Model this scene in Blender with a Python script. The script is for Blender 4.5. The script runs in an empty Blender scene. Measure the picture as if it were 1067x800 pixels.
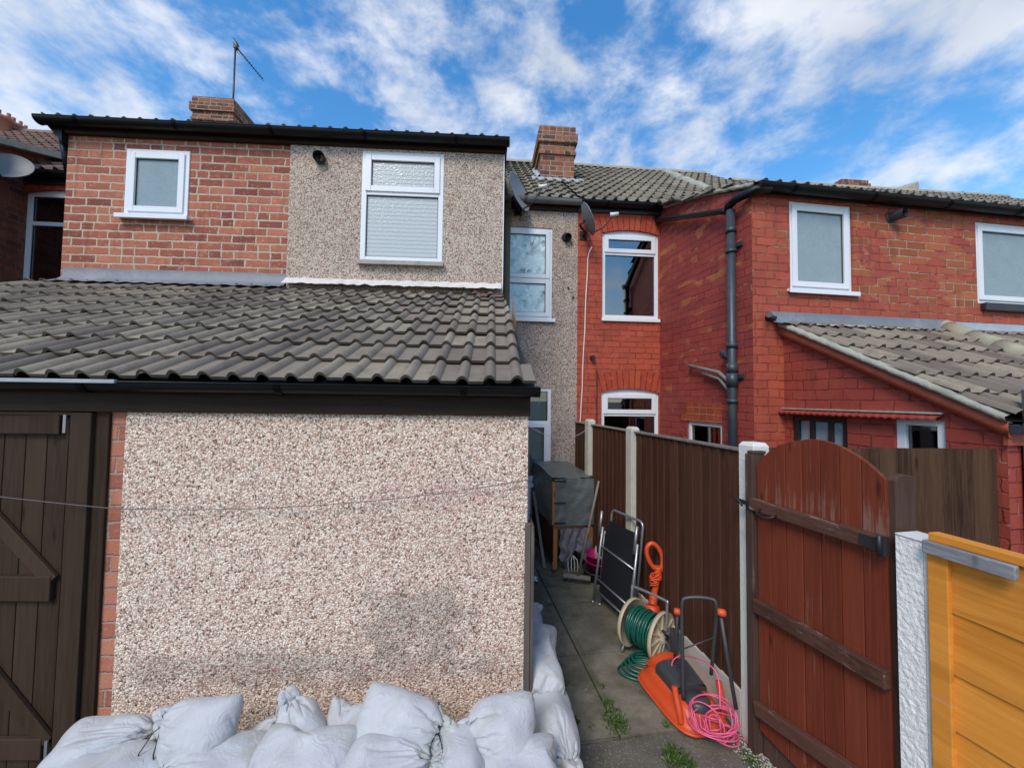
import bpy, bmesh, math, random
from mathutils import Vector, Matrix, noise
random.seed(7)
C = bpy.context.scene.collection
scene = bpy.context.scene
R = math.radians
# ---------------------------------------------------------------- camera
FPX, CX, CY, CAMH = 400.0, 533.5, 400.0, 1.86
PITCH, ROLL = R(2.2), 0.013
cam_d = bpy.data.cameras.new('camera'); cam = bpy.data.objects.new('camera', cam_d); C.objects.link(cam)
cam_d.sensor_width = 36; cam_d.lens = FPX/1067*36; cam_d.clip_start = 0.02; cam_d.clip_end = 3000
fwd = Vector((0, math.cos(PITCH), math.sin(PITCH)))
rt0 = Vector((1, 0, 0)); up0 = rt0.cross(fwd)
rt = rt0*math.cos(ROLL) + up0*math.sin(ROLL); up = rt.cross(fwd)
cam.matrix_world = Matrix(((rt.x, up.x, -fwd.x, 0), (rt.y, up.y, -fwd.y, 0), (rt.z, up.z, -fwd.z, CAMH), (0, 0, 0, 1)))
scene.camera = cam
CAM = Vector((0, 0, CAMH))
# ---------------------------------------------------------------- world, sun, exposure
SUN_EL, SUN_AZ = R(46), R(205)      # azimuth measured clockwise from +Y (north)
w = bpy.data.worlds.new('World'); scene.world = w; w.use_nodes = True
nt = w.node_tree; nt.nodes.clear(); N = nt.nodes.new; L = nt.links.new
sky = N('ShaderNodeTexSky'); sky.sky_type = 'NISHITA'; sky.sun_disc = False
sky.sun_elevation = SUN_EL; sky.sun_rotation = SUN_AZ; sky.air_density = 1.3; sky.dust_density = 0.3; sky.ozone_density = 3.0
tc = N('ShaderNodeTexCoord'); sep = N('ShaderNodeSeparateXYZ'); L(tc.outputs['Generated'], sep.inputs[0])
def wm(op, a, b=None, c=None):
    n = N('ShaderNodeMath'); n.operation = op
    for i, q in enumerate((a, b, c)):
        if q is None: continue
        if isinstance(q, (int, float)): n.inputs[i].default_value = q
        else: L(q, n.inputs[i])
    return n.outputs[0]
zc = wm('MAXIMUM', sep.outputs['Z'], 0.02); zz = wm('ADD', zc, 0.30)
zz = wm('ADD', wm('MULTIPLY', zc, 0.25), 0.95)
cmb = N('ShaderNodeCombineXYZ'); L(wm('DIVIDE', sep.outputs['X'], zz), cmb.inputs[0]); L(wm('DIVIDE', sep.outputs['Y'], zz), cmb.inputs[1]); L(wm('MULTIPLY', sep.outputs['Z'], 1.5), cmb.inputs[2])
def wnoise(scale, det, rough, off, dist=0.0):
    mp = N('ShaderNodeMapping'); mp.inputs['Location'].default_value = off; L(cmb.outputs[0], mp.inputs[0])
    n = N('ShaderNodeTexNoise'); n.inputs['Scale'].default_value = scale; n.inputs['Detail'].default_value = det
    n.inputs['Roughness'].default_value = rough; n.inputs['Distortion'].default_value = dist; L(mp.outputs[0], n.inputs['Vector']); return n.outputs['Fac']
n_big = wnoise(2.3, 3, 0.5, (3.1, 1.7, 0)); n_det = wnoise(8.5, 10, 0.60, (0.4, 5.2, 0), 0.15); n_tint = wnoise(2.6, 5, 0.5, (7.7, 2.2, 0))
cl = wm('ADD', wm('MULTIPLY', n_big, 0.43), wm('MULTIPLY', n_det, 0.74))
# more cloud low and to the left / upper right, as over this street
for (px_, py_, rad, amt) in ((60, 60, .34, .10), (30, 120, .20, .08), (190, 20, .14, .03), (150, 110, .12, -.05), (330, 80, .17, -.14), (250, 60, .12, -.06), (480, 90, .20, .05), (660, 130, .20, .08), (560, 150, .12, .04), (800, 70, .20, .08), (960, 0, .26, .17), (1040, 50, .2, .08), (560, 20, .12, -.06), (890, 130, .14, -.17), (1030, 130, .12, -.08), (760, 150, .12, -.05), (720, 40, .08, -.08), (640, 60, .08, -.04), (860, 190, .10, .06), (985, 190, .08, .05)):
    dv = (fwd + rt*((px_-CX)/FPX) + up*(-(py_-CY)/FPX)).normalized()
    dt = N('ShaderNodeVectorMath'); dt.operation = 'DISTANCE'; L(tc.outputs['Generated'], dt.inputs[0]); dt.inputs[1].default_value = dv
    e_ = wm('POWER', 2.718, wm('MULTIPLY', wm('POWER', wm('DIVIDE', dt.outputs['Value'], rad), 2.0), -1.0))
    cl = wm('ADD', cl, wm('MULTIPLY', e_, amt))
mr = N('ShaderNodeMapRange'); mr.interpolation_type = 'SMOOTHSTEP'; L(cl, mr.inputs[0]); mr.inputs[1].default_value = 0.52; mr.inputs[2].default_value = 0.80
mask = wm('MULTIPLY', mr.outputs[0], 0.80)
mask = wm('MAXIMUM', mask, wm('MULTIPLY', wm('SUBTRACT', 1.0, wm('MULTIPLY', wm('MAXIMUM', sep.outputs['Z'], 0.0), 4.0)), 0.75))
cr = N('ShaderNodeValToRGB'); cr.color_ramp.elements[0].position = 0.35; cr.color_ramp.elements[0].color = (0.55, 0.58, 0.63, 1)
cr.color_ramp.elements[1].position = 0.62; cr.color_ramp.elements[1].color = (0.90, 0.90, 0.91, 1); L(n_tint, cr.inputs[0])
hs = N('ShaderNodeHueSaturation'); hs.inputs['Saturation'].default_value = 1.32; hs.inputs['Value'].default_value = 1.28; L(sky.outputs[0], hs.inputs['Color'])
b1 = N('ShaderNodeBackground'); L(hs.outputs[0], b1.inputs[0]); b1.inputs[1].default_value = 0.13
b2 = N('ShaderNodeBackground'); L(cr.outputs[0], b2.inputs[0]); b2.inputs[1].default_value = 0.92
mx = N('ShaderNodeMixShader'); L(mask, mx.inputs[0]); L(b1.outputs[0], mx.inputs[1]); L(b2.outputs[0], mx.inputs[2])
wo = N('ShaderNodeOutputWorld'); L(mx.outputs[0], wo.inputs[0])
sd = bpy.data.lights.new('sun', 'SUN'); sd.energy = 2.1; sd.angle = R(24); sd.color = (1, 0.90, 0.78)
so = bpy.data.objects.new('sun', sd); C.objects.link(so)
sdir = Vector((math.sin(SUN_AZ)*math.cos(SUN_EL), math.cos(SUN_AZ)*math.cos(SUN_EL), math.sin(SUN_EL)))
so.rotation_euler = sdir.to_track_quat('Z', 'Y').to_euler(); so.location = (0, -5, 12)
vs = scene.view_settings; vs.view_transform = 'Standard'; vs.look = 'None'; vs.gamma = 1; vs.use_curve_mapping = False; vs.exposure = 0.42

# ---------------------------------------------------------------- material helpers
class NT:
    def __init__(s, name):
        s.m = bpy.data.materials.new(name); s.m.use_nodes = True; s.t = s.m.node_tree; s.t.nodes.clear()
        s.out = s.n('ShaderNodeOutputMaterial'); s.b = s.n('ShaderNodeBsdfPrincipled'); s.l(s.b.outputs[0], s.out.inputs[0])
    def n(s, k): return s.t.nodes.new(k)
    def l(s, a, b): s.t.links.new(a, b)
    def setin(s, inp, v):
        if isinstance(v, bpy.types.NodeSocket): s.l(v, inp)
        elif isinstance(v, tuple) and len(v) == 3 and inp.type == 'RGBA': inp.default_value = (*v, 1)
        else: inp.default_value = v
    def math(s, op, a, b=None, c=None, clamp=False):
        n = s.n('ShaderNodeMath'); n.operation = op; n.use_clamp = clamp
        for i, q in enumerate((a, b, c)):
            if q is not None: s.setin(n.inputs[i], q)
        return n.outputs[0]
    def mix(s, f, a, b, mode='MIX'):
        n = s.n('ShaderNodeMix'); n.data_type = 'RGBA'; n.blend_type = mode
        s.setin(n.inputs[0], f); s.setin(n.inputs[6], a); s.setin(n.inputs[7], b); return n.outputs[2]
    def noise(s, vec, scale, det=4, rough=0.55, dist=0.0):
        n = s.n('ShaderNodeTexNoise'); s.l(vec, n.inputs['Vector']); n.inputs['Scale'].default_value = scale
        n.inputs['Detail'].default_value = det; n.inputs['Roughness'].default_value = rough; n.inputs['Distortion'].default_value = dist
        return n.outputs['Fac']
    def ramp(s, f, stops, const=False):
        n = s.n('ShaderNodeValToRGB'); e = n.color_ramp.elements
        if const: n.color_ramp.interpolation = 'CONSTANT'
        while len(e) < len(stops): e.new(0.5)
        for i, (p, c) in enumerate(stops): e[i].position = p; e[i].color = (*c, 1)
        s.l(f, n.inputs[0]); return n.outputs[0]
    def step(s, v, a, b):
        n = s.n('ShaderNodeMapRange'); n.interpolation_type = 'SMOOTHSTEP'; s.setin(n.inputs[0], v); n.inputs[1].default_value = a; n.inputs[2].default_value = b
        return n.outputs[0]
    def uv(s): return s.n('ShaderNodeTexCoord').outputs['UV']
    def ob(s): return s.n('ShaderNodeTexCoord').outputs['Object']
    def mapv(s, v, scale=(1, 1, 1), loc=(0, 0, 0), rot=(0, 0, 0)):
        n = s.n('ShaderNodeMapping'); s.l(v, n.inputs[0]); n.inputs['Scale'].default_value = scale; n.inputs['Location'].default_value = loc; n.inputs['Rotation'].default_value = rot
        return n.outputs[0]
    def bump(s, h, dist, strength=1.0, nrm=None):
        n = s.n('ShaderNodeBump'); s.l(h, n.inputs['Height']); n.inputs['Distance'].default_value = dist; n.inputs['Strength'].default_value = strength
        if nrm: s.l(nrm, n.inputs['Normal'])
        return n.outputs[0]
    def attr(s, name):
        n = s.n('ShaderNodeAttribute'); n.attribute_name = name; return n
    def fin(s, col, rough=0.8, nrm=None, spec=None, metal=0.0):
        s.setin(s.b.inputs['Base Color'], col); s.setin(s.b.inputs['Roughness'], rough); s.b.inputs['Metallic'].default_value = metal
        if nrm: s.l(nrm, s.b.inputs['Normal'])
        if spec is not None: s.setin(s.b.inputs['Specular IOR Level'], spec)
        return s.m

def brick_mat(name, bw, bh, mort, mcol, cols, paint=None, headers=0.16, wear=0.6, seed=0.0, paintmask=None):
    """paint: (colA, colB, flake colour, flake threshold, joint amount)"""
    s = NT(name); uv = s.uv()
    wn = s.n('ShaderNodeTexNoise'); s.l(uv, wn.inputs['Vector']); wn.inputs['Scale'].default_value = 14; wn.inputs['Detail'].default_value = 3
    va = s.n('ShaderNodeVectorMath'); va.operation = 'MULTIPLY_ADD'; s.l(wn.outputs['Color'], va.inputs[0]); va.inputs[1].default_value = (0.022, 0.017, 0); s.l(uv, va.inputs[2])
    sp = s.n('ShaderNodeSeparateXYZ'); s.l(va.outputs[0], sp.inputs[0])
    v = s.math('DIVIDE', sp.outputs[1], bh); row = s.math('FLOOR', v); fy = s.math('FRACT', v)
    wr_ = s.n('ShaderNodeTexWhiteNoise'); wr_.noise_dimensions = '1D'; s.l(row, wr_.inputs['W'])
    off = s.math('ADD', s.math('MULTIPLY', s.math('MODULO', s.math('ABSOLUTE', row), 2.0), 0.5), s.math('MULTIPLY', wr_.outputs['Value'], 0.22))
    u = s.math('ADD', s.math('ADD', s.math('DIVIDE', sp.outputs[0], bw), off), seed+100); col = s.math('FLOOR', u); fx = s.math('FRACT', u)
    cb = s.n('ShaderNodeCombineXYZ'); s.l(col, cb.inputs[0]); s.l(row, cb.inputs[1])
    w1 = s.n('ShaderNodeTexWhiteNoise'); w1.noise_dimensions = '2D'; s.l(cb.outputs[0], w1.inputs['Vector'])
    hd = s.math('LESS_THAN', w1.outputs['Value'], headers)
    cb2 = s.n('ShaderNodeCombineXYZ'); s.l(s.math('ADD', col, s.math('MULTIPLY', hd, s.math('MULTIPLY', s.math('FLOOR', s.math('MULTIPLY', fx, 2.0)), 37.3))), cb2.inputs[0]); s.l(s.math('ADD', row, 71.0), cb2.inputs[1])
    w2 = s.n('ShaderNodeTexWhiteNoise'); w2.noise_dimensions = '2D'; s.l(cb2.outputs[0], w2.inputs['Vector']); rnd = w2.outputs['Value']
    dx = s.math('MULTIPLY', s.math('MINIMUM', fx, s.math('SUBTRACT', 1.0, fx)), bw)
    dm = s.math('ADD', s.math('MULTIPLY', s.math('ABSOLUTE', s.math('SUBTRACT', fx, 0.5)), bw), s.math('MULTIPLY', s.math('SUBTRACT', 1.0, hd), 9.0))
    dy = s.math('MULTIPLY', s.math('MINIMUM', fy, s.math('SUBTRACT', 1.0, fy)), bh)
    d = s.math('MINIMUM', s.math('MINIMUM', dx, dm), dy)
    rag = s.noise(uv, 55, 3, 0.6); fine = s.noise(uv, 160, 4, 0.6); med = s.noise(uv, 9, 4, 0.6); big = s.noise(uv, 1.6, 4, 0.6)
    d2 = s.math('ADD', d, s.math('MULTIPLY', s.math('SUBTRACT', rag, 0.5), 0.016))
    d2 = s.math('ADD', d2, s.math('MULTIPLY', s.math('SUBTRACT', med, 0.5), 0.012))
    mask = s.step(d2, mort*0.5-0.002, mort*0.5+0.0025)
    bc = s.ramp(rnd, [(i/(len(cols)-1), c) for i, c in enumerate(cols)])
    bc = s.mix(s.math('MULTIPLY', s.step(fine, 0.48, 0.7), 0.5), bc, (0.10, 0.05, 0.035)); bc = s.mix(s.math('MULTIPLY', s.step(s.noise(uv, 24, 5, 0.7), 0.56, 0.68), 0.45), bc, mcol)
    bc = s.mix(s.math('MULTIPLY', s.step(med, 0.52, 0.72), wear*0.6), bc, tuple(min(1, q*1.7+0.05) for q in cols[len(cols)//2]))
    mc = s.mix(rag, tuple(q*0.6 for q in mcol), tuple(min(1, q*1.2) for q in mcol)); mc = s.mix(s.math('MULTIPLY', s.step(big, 0.45, 0.62), 0.45), mc, tuple(q*0.5 for q in mcol))
    colr = s.mix(mask, mc, bc)
    h = s.math('ADD', s.math('MULTIPLY', mask, 1.0), s.math('MULTIPLY', s.math('ADD', fine, rag), 0.25))
    rough = 0.88
    if paint:
        ca, cb_, fl, th, joint = paint
        pc = s.mix(s.step(big, 0.35, 0.65), ca, cb_)
        pc = s.mix(s.math('MULTIPLY', rnd, 0.35), pc, tuple(q*1.6 for q in ca)); pc = s.mix(s.math('MULTIPLY', s.step(med, 0.5, 0.7), 0.4), pc, (ca[0]*1.25, ca[1]*1.9, ca[2]*1.3))
        pc = s.mix(s.math('MULTIPLY', s.step(fine, 0.45, 0.75), 0.35), pc, tuple(q*0.55 for q in ca))
        jm = s.math('MULTIPLY', s.math('MULTIPLY', s.math('SUBTRACT', 1.0, mask), s.step(s.noise(uv, 7, 3), 0.34, 0.6)), joint)
        pc = s.mix(jm, pc, tuple(q*0.35 for q in ca))
        # flaking: ragged patches that follow the bricks a little
        fn = s.noise(s.mapv(uv, (1, 2.2, 1), (seed*3.1, 2, 0)), 3.0, 6, 0.62, 0.4)
        fn = s.math('ADD', fn, s.math('MULTIPLY', s.math('SUBTRACT', rnd, 0.5), 0.16))
        if paintmask: fn = s.math('ADD', fn, paintmask(s, sp))
        fk = s.step(fn, th, th+0.035)
        under = s.mix(mask, mc, s.mix(rnd, fl, tuple(q*0.6 for q in fl)))
        colr = s.mix(fk, pc, under)
        # thin pale scuffs along joints
        sc = s.math('MULTIPLY', s.math('SUBTRACT', 1.0, mask), s.step(s.noise(uv, 4.2, 3), 0.62, 0.68))
        colr = s.mix(s.math('MULTIPLY', sc, 0.8), colr, (0.42, 0.26, 0.18))
        rough = s.mix(fk, (0.62,)*3, (0.9,)*3)
    # rain marks
    st = s.noise(s.mapv(uv, (5, 0.5, 1)), 2.5, 5, 0.6)
    colr = s.mix(s.math('MULTIPLY', s.step(st, 0.52, 0.75), 0.35), colr, tuple(q*0.4 for q in cols[0]))
    nr = s.bump(h, 0.006, 0.9)
    return s.fin(colr, rough, nr, 0.25)

def pebble_mat(name, scale, tones, stain=0.25, patch=None):
    s = NT(name); uv = s.uv()
    vo = s.n('ShaderNodeTexVoronoi'); vo.feature = 'F1'; s.l(uv, vo.inputs['Vector']); vo.inputs['Scale'].default_value = scale
    vo2 = s.n('ShaderNodeTexVoronoi'); s.l(s.mapv(uv, (1, 1, 1), (3.3, 8.1, 0)), vo2.inputs['Vector']); vo2.inputs['Scale'].default_value = scale*1.9
    sx = s.n('ShaderNodeSeparateColor'); s.l(vo.outputs['Color'], sx.inputs[0])
    col = s.ramp(sx.outputs[0], tones, True)
    edge = s.step(vo.outputs['Distance'], 0.36, 0.62)
    big = s.noise(uv, 1.3, 5, 0.6); fine = s.noise(uv, 300, 2)
    dk = tones[0][1]
    col = s.mix(s.math('MULTIPLY', edge, 0.45), col, tuple(q*0.5 for q in tones[1][1]))
    sx2 = s.n('ShaderNodeSeparateColor'); s.l(vo2.outputs['Color'], sx2.inputs[0])
    col = s.mix(s.math('MULTIPLY', s.math('GREATER_THAN', sx2.outputs[1], 0.72), 0.6), col, tones[-1][1])
    col = s.mix(s.math('MULTIPLY', s.step(big, 0.48, 0.75), stain), col, (0.10, 0.085, 0.075))
    st = s.noise(s.mapv(uv, (6, 0.45, 1)), 1.8, 4)
    col = s.mix(s.math('MULTIPLY', s.step(st, 0.55, 0.75), stain*0.9), col, (0.13, 0.11, 0.09))
    if patch:
        for (pu, pv, pr, amt, pc) in patch:
            sp = s.n('ShaderNodeSeparateXYZ'); s.l(uv, sp.inputs[0])
            a = s.math('DIVIDE', s.math('SUBTRACT', sp.outputs[0], pu), pr[0]); b = s.math('DIVIDE', s.math('SUBTRACT', sp.outputs[1], pv), pr[1])
            dd = s.math('ADD', s.math('POWER', a, 2.0), s.math('POWER', b, 2.0))
            dd = s.math('ADD', dd, s.math('MULTIPLY', s.math('SUBTRACT', s.noise(uv, 7, 5, 0.65), 0.5), 4.0))
            col = s.mix(s.math('MULTIPLY', s.math('SUBTRACT', 1.0, s.step(dd, 0.1, 1.1)), amt), col, pc)
    h = s.math('SUBTRACT', 1.0, vo.outputs['Distance'])
    h = s.math('ADD', h, s.math('MULTIPLY', s.math('SUBTRACT', 1.0, vo2.outputs['Distance']), 0.4))
    return s.fin(col, 0.85, s.bump(h, 0.006, 0.85), 0.3)

def wood_mat(name, ca, cb, grain=(60, 60, 3), rough=0.7, weather=0.0, wcol=(0.4, 0.37, 0.33), knots=True, low=None):
    s = NT(name); ob = s.ob(); at = s.attr('rnd')
    va = s.n('ShaderNodeVectorMath'); va.operation = 'MULTIPLY_ADD'; s.l(at.outputs['Color'], va.inputs[0]); va.inputs[1].default_value = (9, 7, 5); s.l(ob, va.inputs[2]); p = va.outputs[0]
    g = s.noise(s.mapv(p, grain), 1.0, 5, 0.65, 0.6); g2 = s.noise(s.mapv(p, tuple(q*0.25 for q in grain)), 1.0, 4, 0.6, 1.5); big = s.noise(ob, 2.5, 4)
    col = s.mix(s.step(g, 0.34, 0.66), ca, cb); col = s.mix(s.math('MULTIPLY', s.step(g2, 0.45, 0.7), 0.5), col, tuple(q*0.55 for q in ca))
    sxr = s.n('ShaderNodeSeparateColor'); s.l(at.outputs['Color'], sxr.inputs[0]); col = s.mix(s.math('MULTIPLY', sxr.outputs[0], 0.6), col, tuple(q*1.6 for q in cb))
    if knots:
        vo = s.n('ShaderNodeTexVoronoi'); s.l(s.mapv(p, (9, 9, 2.2)), vo.inputs['Vector']); vo.inputs['Scale'].default_value = 1.0
        col = s.mix(s.math('MULTIPLY', s.math('SUBTRACT', 1.0, s.step(vo.outputs['Distance'], 0.03, 0.13)), 0.6), col, tuple(q*0.3 for q in ca))
    if weather > 0:
        wn = s.noise(s.mapv(p, (grain[0]*0.5, grain[1]*0.5, grain[2]*0.6)), 1.0, 6, 0.7, 0.3)
        wb = s.math('ADD', wn, s.math('MULTIPLY', s.math('SUBTRACT', big, 0.5), 0.7))
        if low: # extra wear just above each rail, where rain sits
            sp = s.n('ShaderNodeSeparateXYZ'); s.l(ob, sp.inputs[0])
            for zl in low:
                dz = s.math('SUBTRACT', sp.outputs[2], zl)
                k = s.math('MULTIPLY', s.math('GREATER_THAN', dz, 0.0), s.math('SUBTRACT', 1.0, s.math('DIVIDE', dz, 0.13), clamp=True))
                wb = s.math('ADD', wb, s.math('MULTIPLY', k, 0.05))
        col = s.mix(s.math('MULTIPLY', s.step(wb, 0.59, 0.74), weather), col, wcol)
    h = s.math('ADD', g, s.math('MULTIPLY', g2, 0.5))
    return s.fin(col, rough, s.bump(h, 0.002, 0.7), 0.12)

def plain_mat(name, col, rough=0.5, var=0.2, scale=12, metal=0.0, bump=0.0, bscale=60, spec=None, dirt=0.0, dcol=(0.08, 0.07, 0.05)):
    s = NT(name); ob = s.ob(); n = s.noise(ob, scale, 5, 0.6)
    c = s.mix(n, tuple(q*(1-var) for q in col), tuple(min(1, q*(1+var)) for q in col))
    if dirt: c = s.mix(s.math('MULTIPLY', s.step(s.noise(ob, scale*0.35, 6, 0.65), 0.5, 0.72), dirt), c, dcol)
    rn = s.math('ADD', s.math('MULTIPLY', s.noise(ob, scale*2, 3), 0.15), rough-0.07)
    nr = s.bump(s.noise(ob, bscale, 4, 0.6), bump, 1.0) if bump else None
    return s.fin(c, rn, nr, spec, metal)

def tile_mat(name, ca, cb, cc, moss=(0.24, 0.21, 0.16)):
    s = NT(name); ob = s.ob(); at = s.attr('rnd')
    sx0 = s.n('ShaderNodeSeparateColor'); s.l(at.outputs['Color'], sx0.inputs[0]); col = s.ramp(sx0.outputs[0], [(0, ca), (0.5, cb), (1, cc)])
    n1 = s.noise(ob, 7, 6, 0.65); n2 = s.noise(ob, 90, 4, 0.6); n3 = s.noise(ob, 1.4, 3)
    col = s.mix(s.math('MULTIPLY', s.step(n1, 0.45, 0.7), 0.5), col, tuple(q*0.55 for q in ca))
    col = s.mix(s.math('MULTIPLY', s.step(n3, 0.45, 0.65), 0.35), col, moss)
    sp = s.noise(ob, 38, 3, 0.7)
    col = s.mix(s.math('MULTIPLY', s.step(sp, 0.66, 0.72), 0.55), col, (0.36, 0.34, 0.28))
    col = s.mix(s.math('MULTIPLY', n2, 0.3), col, tuple(q*0.6 for q in cb))
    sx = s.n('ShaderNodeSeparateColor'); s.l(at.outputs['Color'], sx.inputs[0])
    edge = s.math('GREATER_THAN', sx.outputs[1], 0.5)   # tile noses coloured darker than the faces
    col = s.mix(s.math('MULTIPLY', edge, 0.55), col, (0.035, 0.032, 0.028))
    return s.fin(col, 0.85, s.bump(s.math('ADD', n2, n1), 0.003, 0.6), 0.3)

def glass_mat(name, refl=0.16, tint=(0.55, 0.6, 0.6)):
    s = NT(name); s.t.nodes.remove(s.b)
    tr = s.n('ShaderNodeBsdfTransparent'); tr.inputs[0].default_value = (*tint, 1)
    gl = s.n('ShaderNodeBsdfGlossy'); gl.inputs['Roughness'].default_value = 0.015
    fr = s.n('ShaderNodeFresnel'); fr.inputs[0].default_value = 1.5
    k = s.math('ADD', s.math('MULTIPLY', fr.outputs[0], 1.3), refl, clamp=True)
    m = s.n('ShaderNodeMixShader'); s.l(k, m.inputs[0]); s.l(tr.outputs[0], m.inputs[1]); s.l(gl.outputs[0], m.inputs[2]); s.l(m.outputs[0], s.out.inputs[0])
    return s.m

M = {}
M['brick_orange'] = brick_mat('brick_orange', 0.235, 0.0805, 0.015, (0.56, 0.46, 0.35), [(0.21, 0.065, 0.045), (0.32, 0.095, 0.06), (0.40, 0.13, 0.08), (0.46, 0.17, 0.10), (0.36, 0.10, 0.065)], seed=0.3)
M['brick_pier'] = brick_mat('brick_pier', 0.235, 0.0815, 0.010, (0.42, 0.30, 0.24), [(0.30, 0.10, 0.07), (0.42, 0.15, 0.09), (0.50, 0.20, 0.12), (0.36, 0.12, 0.10)], seed=0.8, wear=0.3)
M['brick_dark'] = brick_mat('brick_dark', 0.235, 0.08, 0.010, (0.20, 0.14, 0.11), [(0.10, 0.035, 0.025), (0.18, 0.06, 0.04), (0.24, 0.075, 0.045), (0.16, 0.05, 0.035)])
M['brick_chimney'] = brick_mat('brick_chimney', 0.235, 0.085, 0.014, (0.40, 0.32, 0.24), [(0.06, 0.040, 0.032), (0.15, 0.065, 0.04), (0.27, 0.095, 0.05), (0.30, 0.12, 0.065), (0.09, 0.055, 0.04)], headers=0.4)
RED = ((0.30, 0.038, 0.026), (0.24, 0.030, 0.028))
M['brick_red_far'] = brick_mat('brick_red_far', 0.225, 0.076, 0.008, (0.3, 0.12, 0.08), [(0.2, 0.05, 0.03), (0.3, 0.08, 0.05), (0.36, 0.1, 0.05)], paint=((0.39, 0.074, 0.040), (0.32, 0.058, 0.036), (0.45, 0.16, 0.07), 0.80, 0.75))
M['brick_red_side'] = brick_mat('brick_red_side', 0.235, 0.08, 0.008, (0.40, 0.25, 0.16), [(0.2, 0.05, 0.03), (0.3, 0.08, 0.05), (0.36, 0.1, 0.05)], paint=((0.29, 0.052, 0.040), (0.235, 0.042, 0.038), (0.56, 0.18, 0.07), 0.612, 0.6), seed=1.4,
    paintmask=lambda s, sp: s.math('MULTIPLY', s.math('SUBTRACT', sp.outputs[1], 3.1), 0.035))
M['brick_red_front'] = brick_mat('brick_red_front', 0.235, 0.083, 0.010, (0.45, 0.33, 0.25), [(0.16, 0.045, 0.035), (0.28, 0.075, 0.045), (0.36, 0.11, 0.055), (0.25, 0.06, 0.04)], paint=((0.37, 0.078, 0.044), (0.31, 0.062, 0.040), (0.46, 0.135, 0.062), 0.57, 0.6), seed=2.2,
    paintmask=lambda s, sp: s.math('ADD', s.math('MULTIPLY', s.step(sp.outputs[0], 0.3, 1.1), 0.12), s.math('SUBTRACT', s.math('MULTIPLY', s.step(sp.outputs[1], 2.6, 3.1), 0.12), 0.14)))
M['brick_red_out'] = brick_mat('brick_red_out', 0.235, 0.090, 0.010, (0.42, 0.22, 0.14), [(0.2, 0.05, 0.03), (0.3, 0.08, 0.05), (0.36, 0.1, 0.05)], paint=((0.28, 0.050, 0.038), (0.32, 0.060, 0.038), (0.50, 0.18, 0.09), 0.70, 0.6), seed=3.7)
M['brick_lintel'] = brick_mat('brick_lintel', 0.235, 0.075, 0.010, (0.50, 0.20, 0.09), [(0.30, 0.06, 0.03), (0.36, 0.07, 0.03), (0.28, 0.05, 0.03)], headers=0.9)
M['brick_arch'] = brick_mat('brick_arch', 0.075, 0.30, 0.006, (0.16, 0.03, 0.02), [(0.34, 0.045, 0.025), (0.40, 0.06, 0.03), (0.44, 0.09, 0.04)], headers=0.0)
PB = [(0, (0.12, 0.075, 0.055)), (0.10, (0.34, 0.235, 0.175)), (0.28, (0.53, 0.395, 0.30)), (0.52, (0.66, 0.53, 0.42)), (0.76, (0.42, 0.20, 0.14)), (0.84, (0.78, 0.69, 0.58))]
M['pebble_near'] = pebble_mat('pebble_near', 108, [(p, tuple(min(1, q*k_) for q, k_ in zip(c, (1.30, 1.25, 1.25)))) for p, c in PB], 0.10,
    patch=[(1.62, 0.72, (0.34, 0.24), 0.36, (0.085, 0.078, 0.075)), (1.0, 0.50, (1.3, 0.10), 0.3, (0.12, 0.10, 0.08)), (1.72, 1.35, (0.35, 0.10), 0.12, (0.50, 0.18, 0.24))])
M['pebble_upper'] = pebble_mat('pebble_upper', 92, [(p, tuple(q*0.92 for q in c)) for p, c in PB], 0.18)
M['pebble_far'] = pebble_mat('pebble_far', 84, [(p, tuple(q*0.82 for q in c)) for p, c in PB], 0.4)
M['tile_near'] = tile_mat('tile_near', (0.15, 0.121, 0.096), (0.22, 0.182, 0.142), (0.33, 0.277, 0.20))
M['tile_far'] = tile_mat('tile_far', (0.155, 0.133, 0.103), (0.215, 0.188, 0.143), (0.28, 0.245, 0.18), (0.27, 0.25, 0.14))
M['tile_black'] = tile_mat('tile_black', (0.05, 0.05, 0.05), (0.07, 0.07, 0.07), (0.09, 0.09, 0.085))
M['tile_brown'] = tile_mat('tile_brown', (0.20, 0.11, 0.08), (0.25, 0.14, 0.10), (0.30, 0.19, 0.14))
M['tile_red'] = tile_mat('tile_red', (0.13, 0.045, 0.035), (0.17, 0.06, 0.045), (0.20, 0.08, 0.06))
M['ridge'] = plain_mat('ridge_tile', (0.33, 0.30, 0.22), 0.9, 0.3, 10, bump=0.004, dirt=0.5, dcol=(0.14, 0.13, 0.09))
M['lead'] = plain_mat('lead_flashing', (0.17, 0.18, 0.20), 0.55, 0.25, 9, bump=0.006, bscale=14, dirt=0.4, dcol=(0.32, 0.34, 0.36))
M['leadpale'] = plain_mat('pale_flashing', (0.34, 0.37, 0.41), 0.5, 0.2, 9, bump=0.006, bscale=16, dirt=0.4, dcol=(0.22, 0.22, 0.22))
M['mortar'] = plain_mat('white_mortar', (0.62, 0.58, 0.53), 0.9, 0.2, 14, bump=0.012, bscale=22, dirt=0.5, dcol=(0.35, 0.28, 0.22))
M['verge'] = plain_mat('verge_mortar', (0.34, 0.33, 0.27), 0.95, 0.3, 14, bump=0.01, bscale=24, dirt=0.6, dcol=(0.15, 0.14, 0.10))
M['blackplastic'] = plain_mat('black_plastic', (0.008, 0.008, 0.009), 0.36, 0.2, 10, spec=0.22)
M['greyplastic'] = plain_mat('grey_plastic', (0.20, 0.20, 0.185), 0.5, 0.2, 10, dirt=0.5, dcol=(0.1, 0.1, 0.07))
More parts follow.
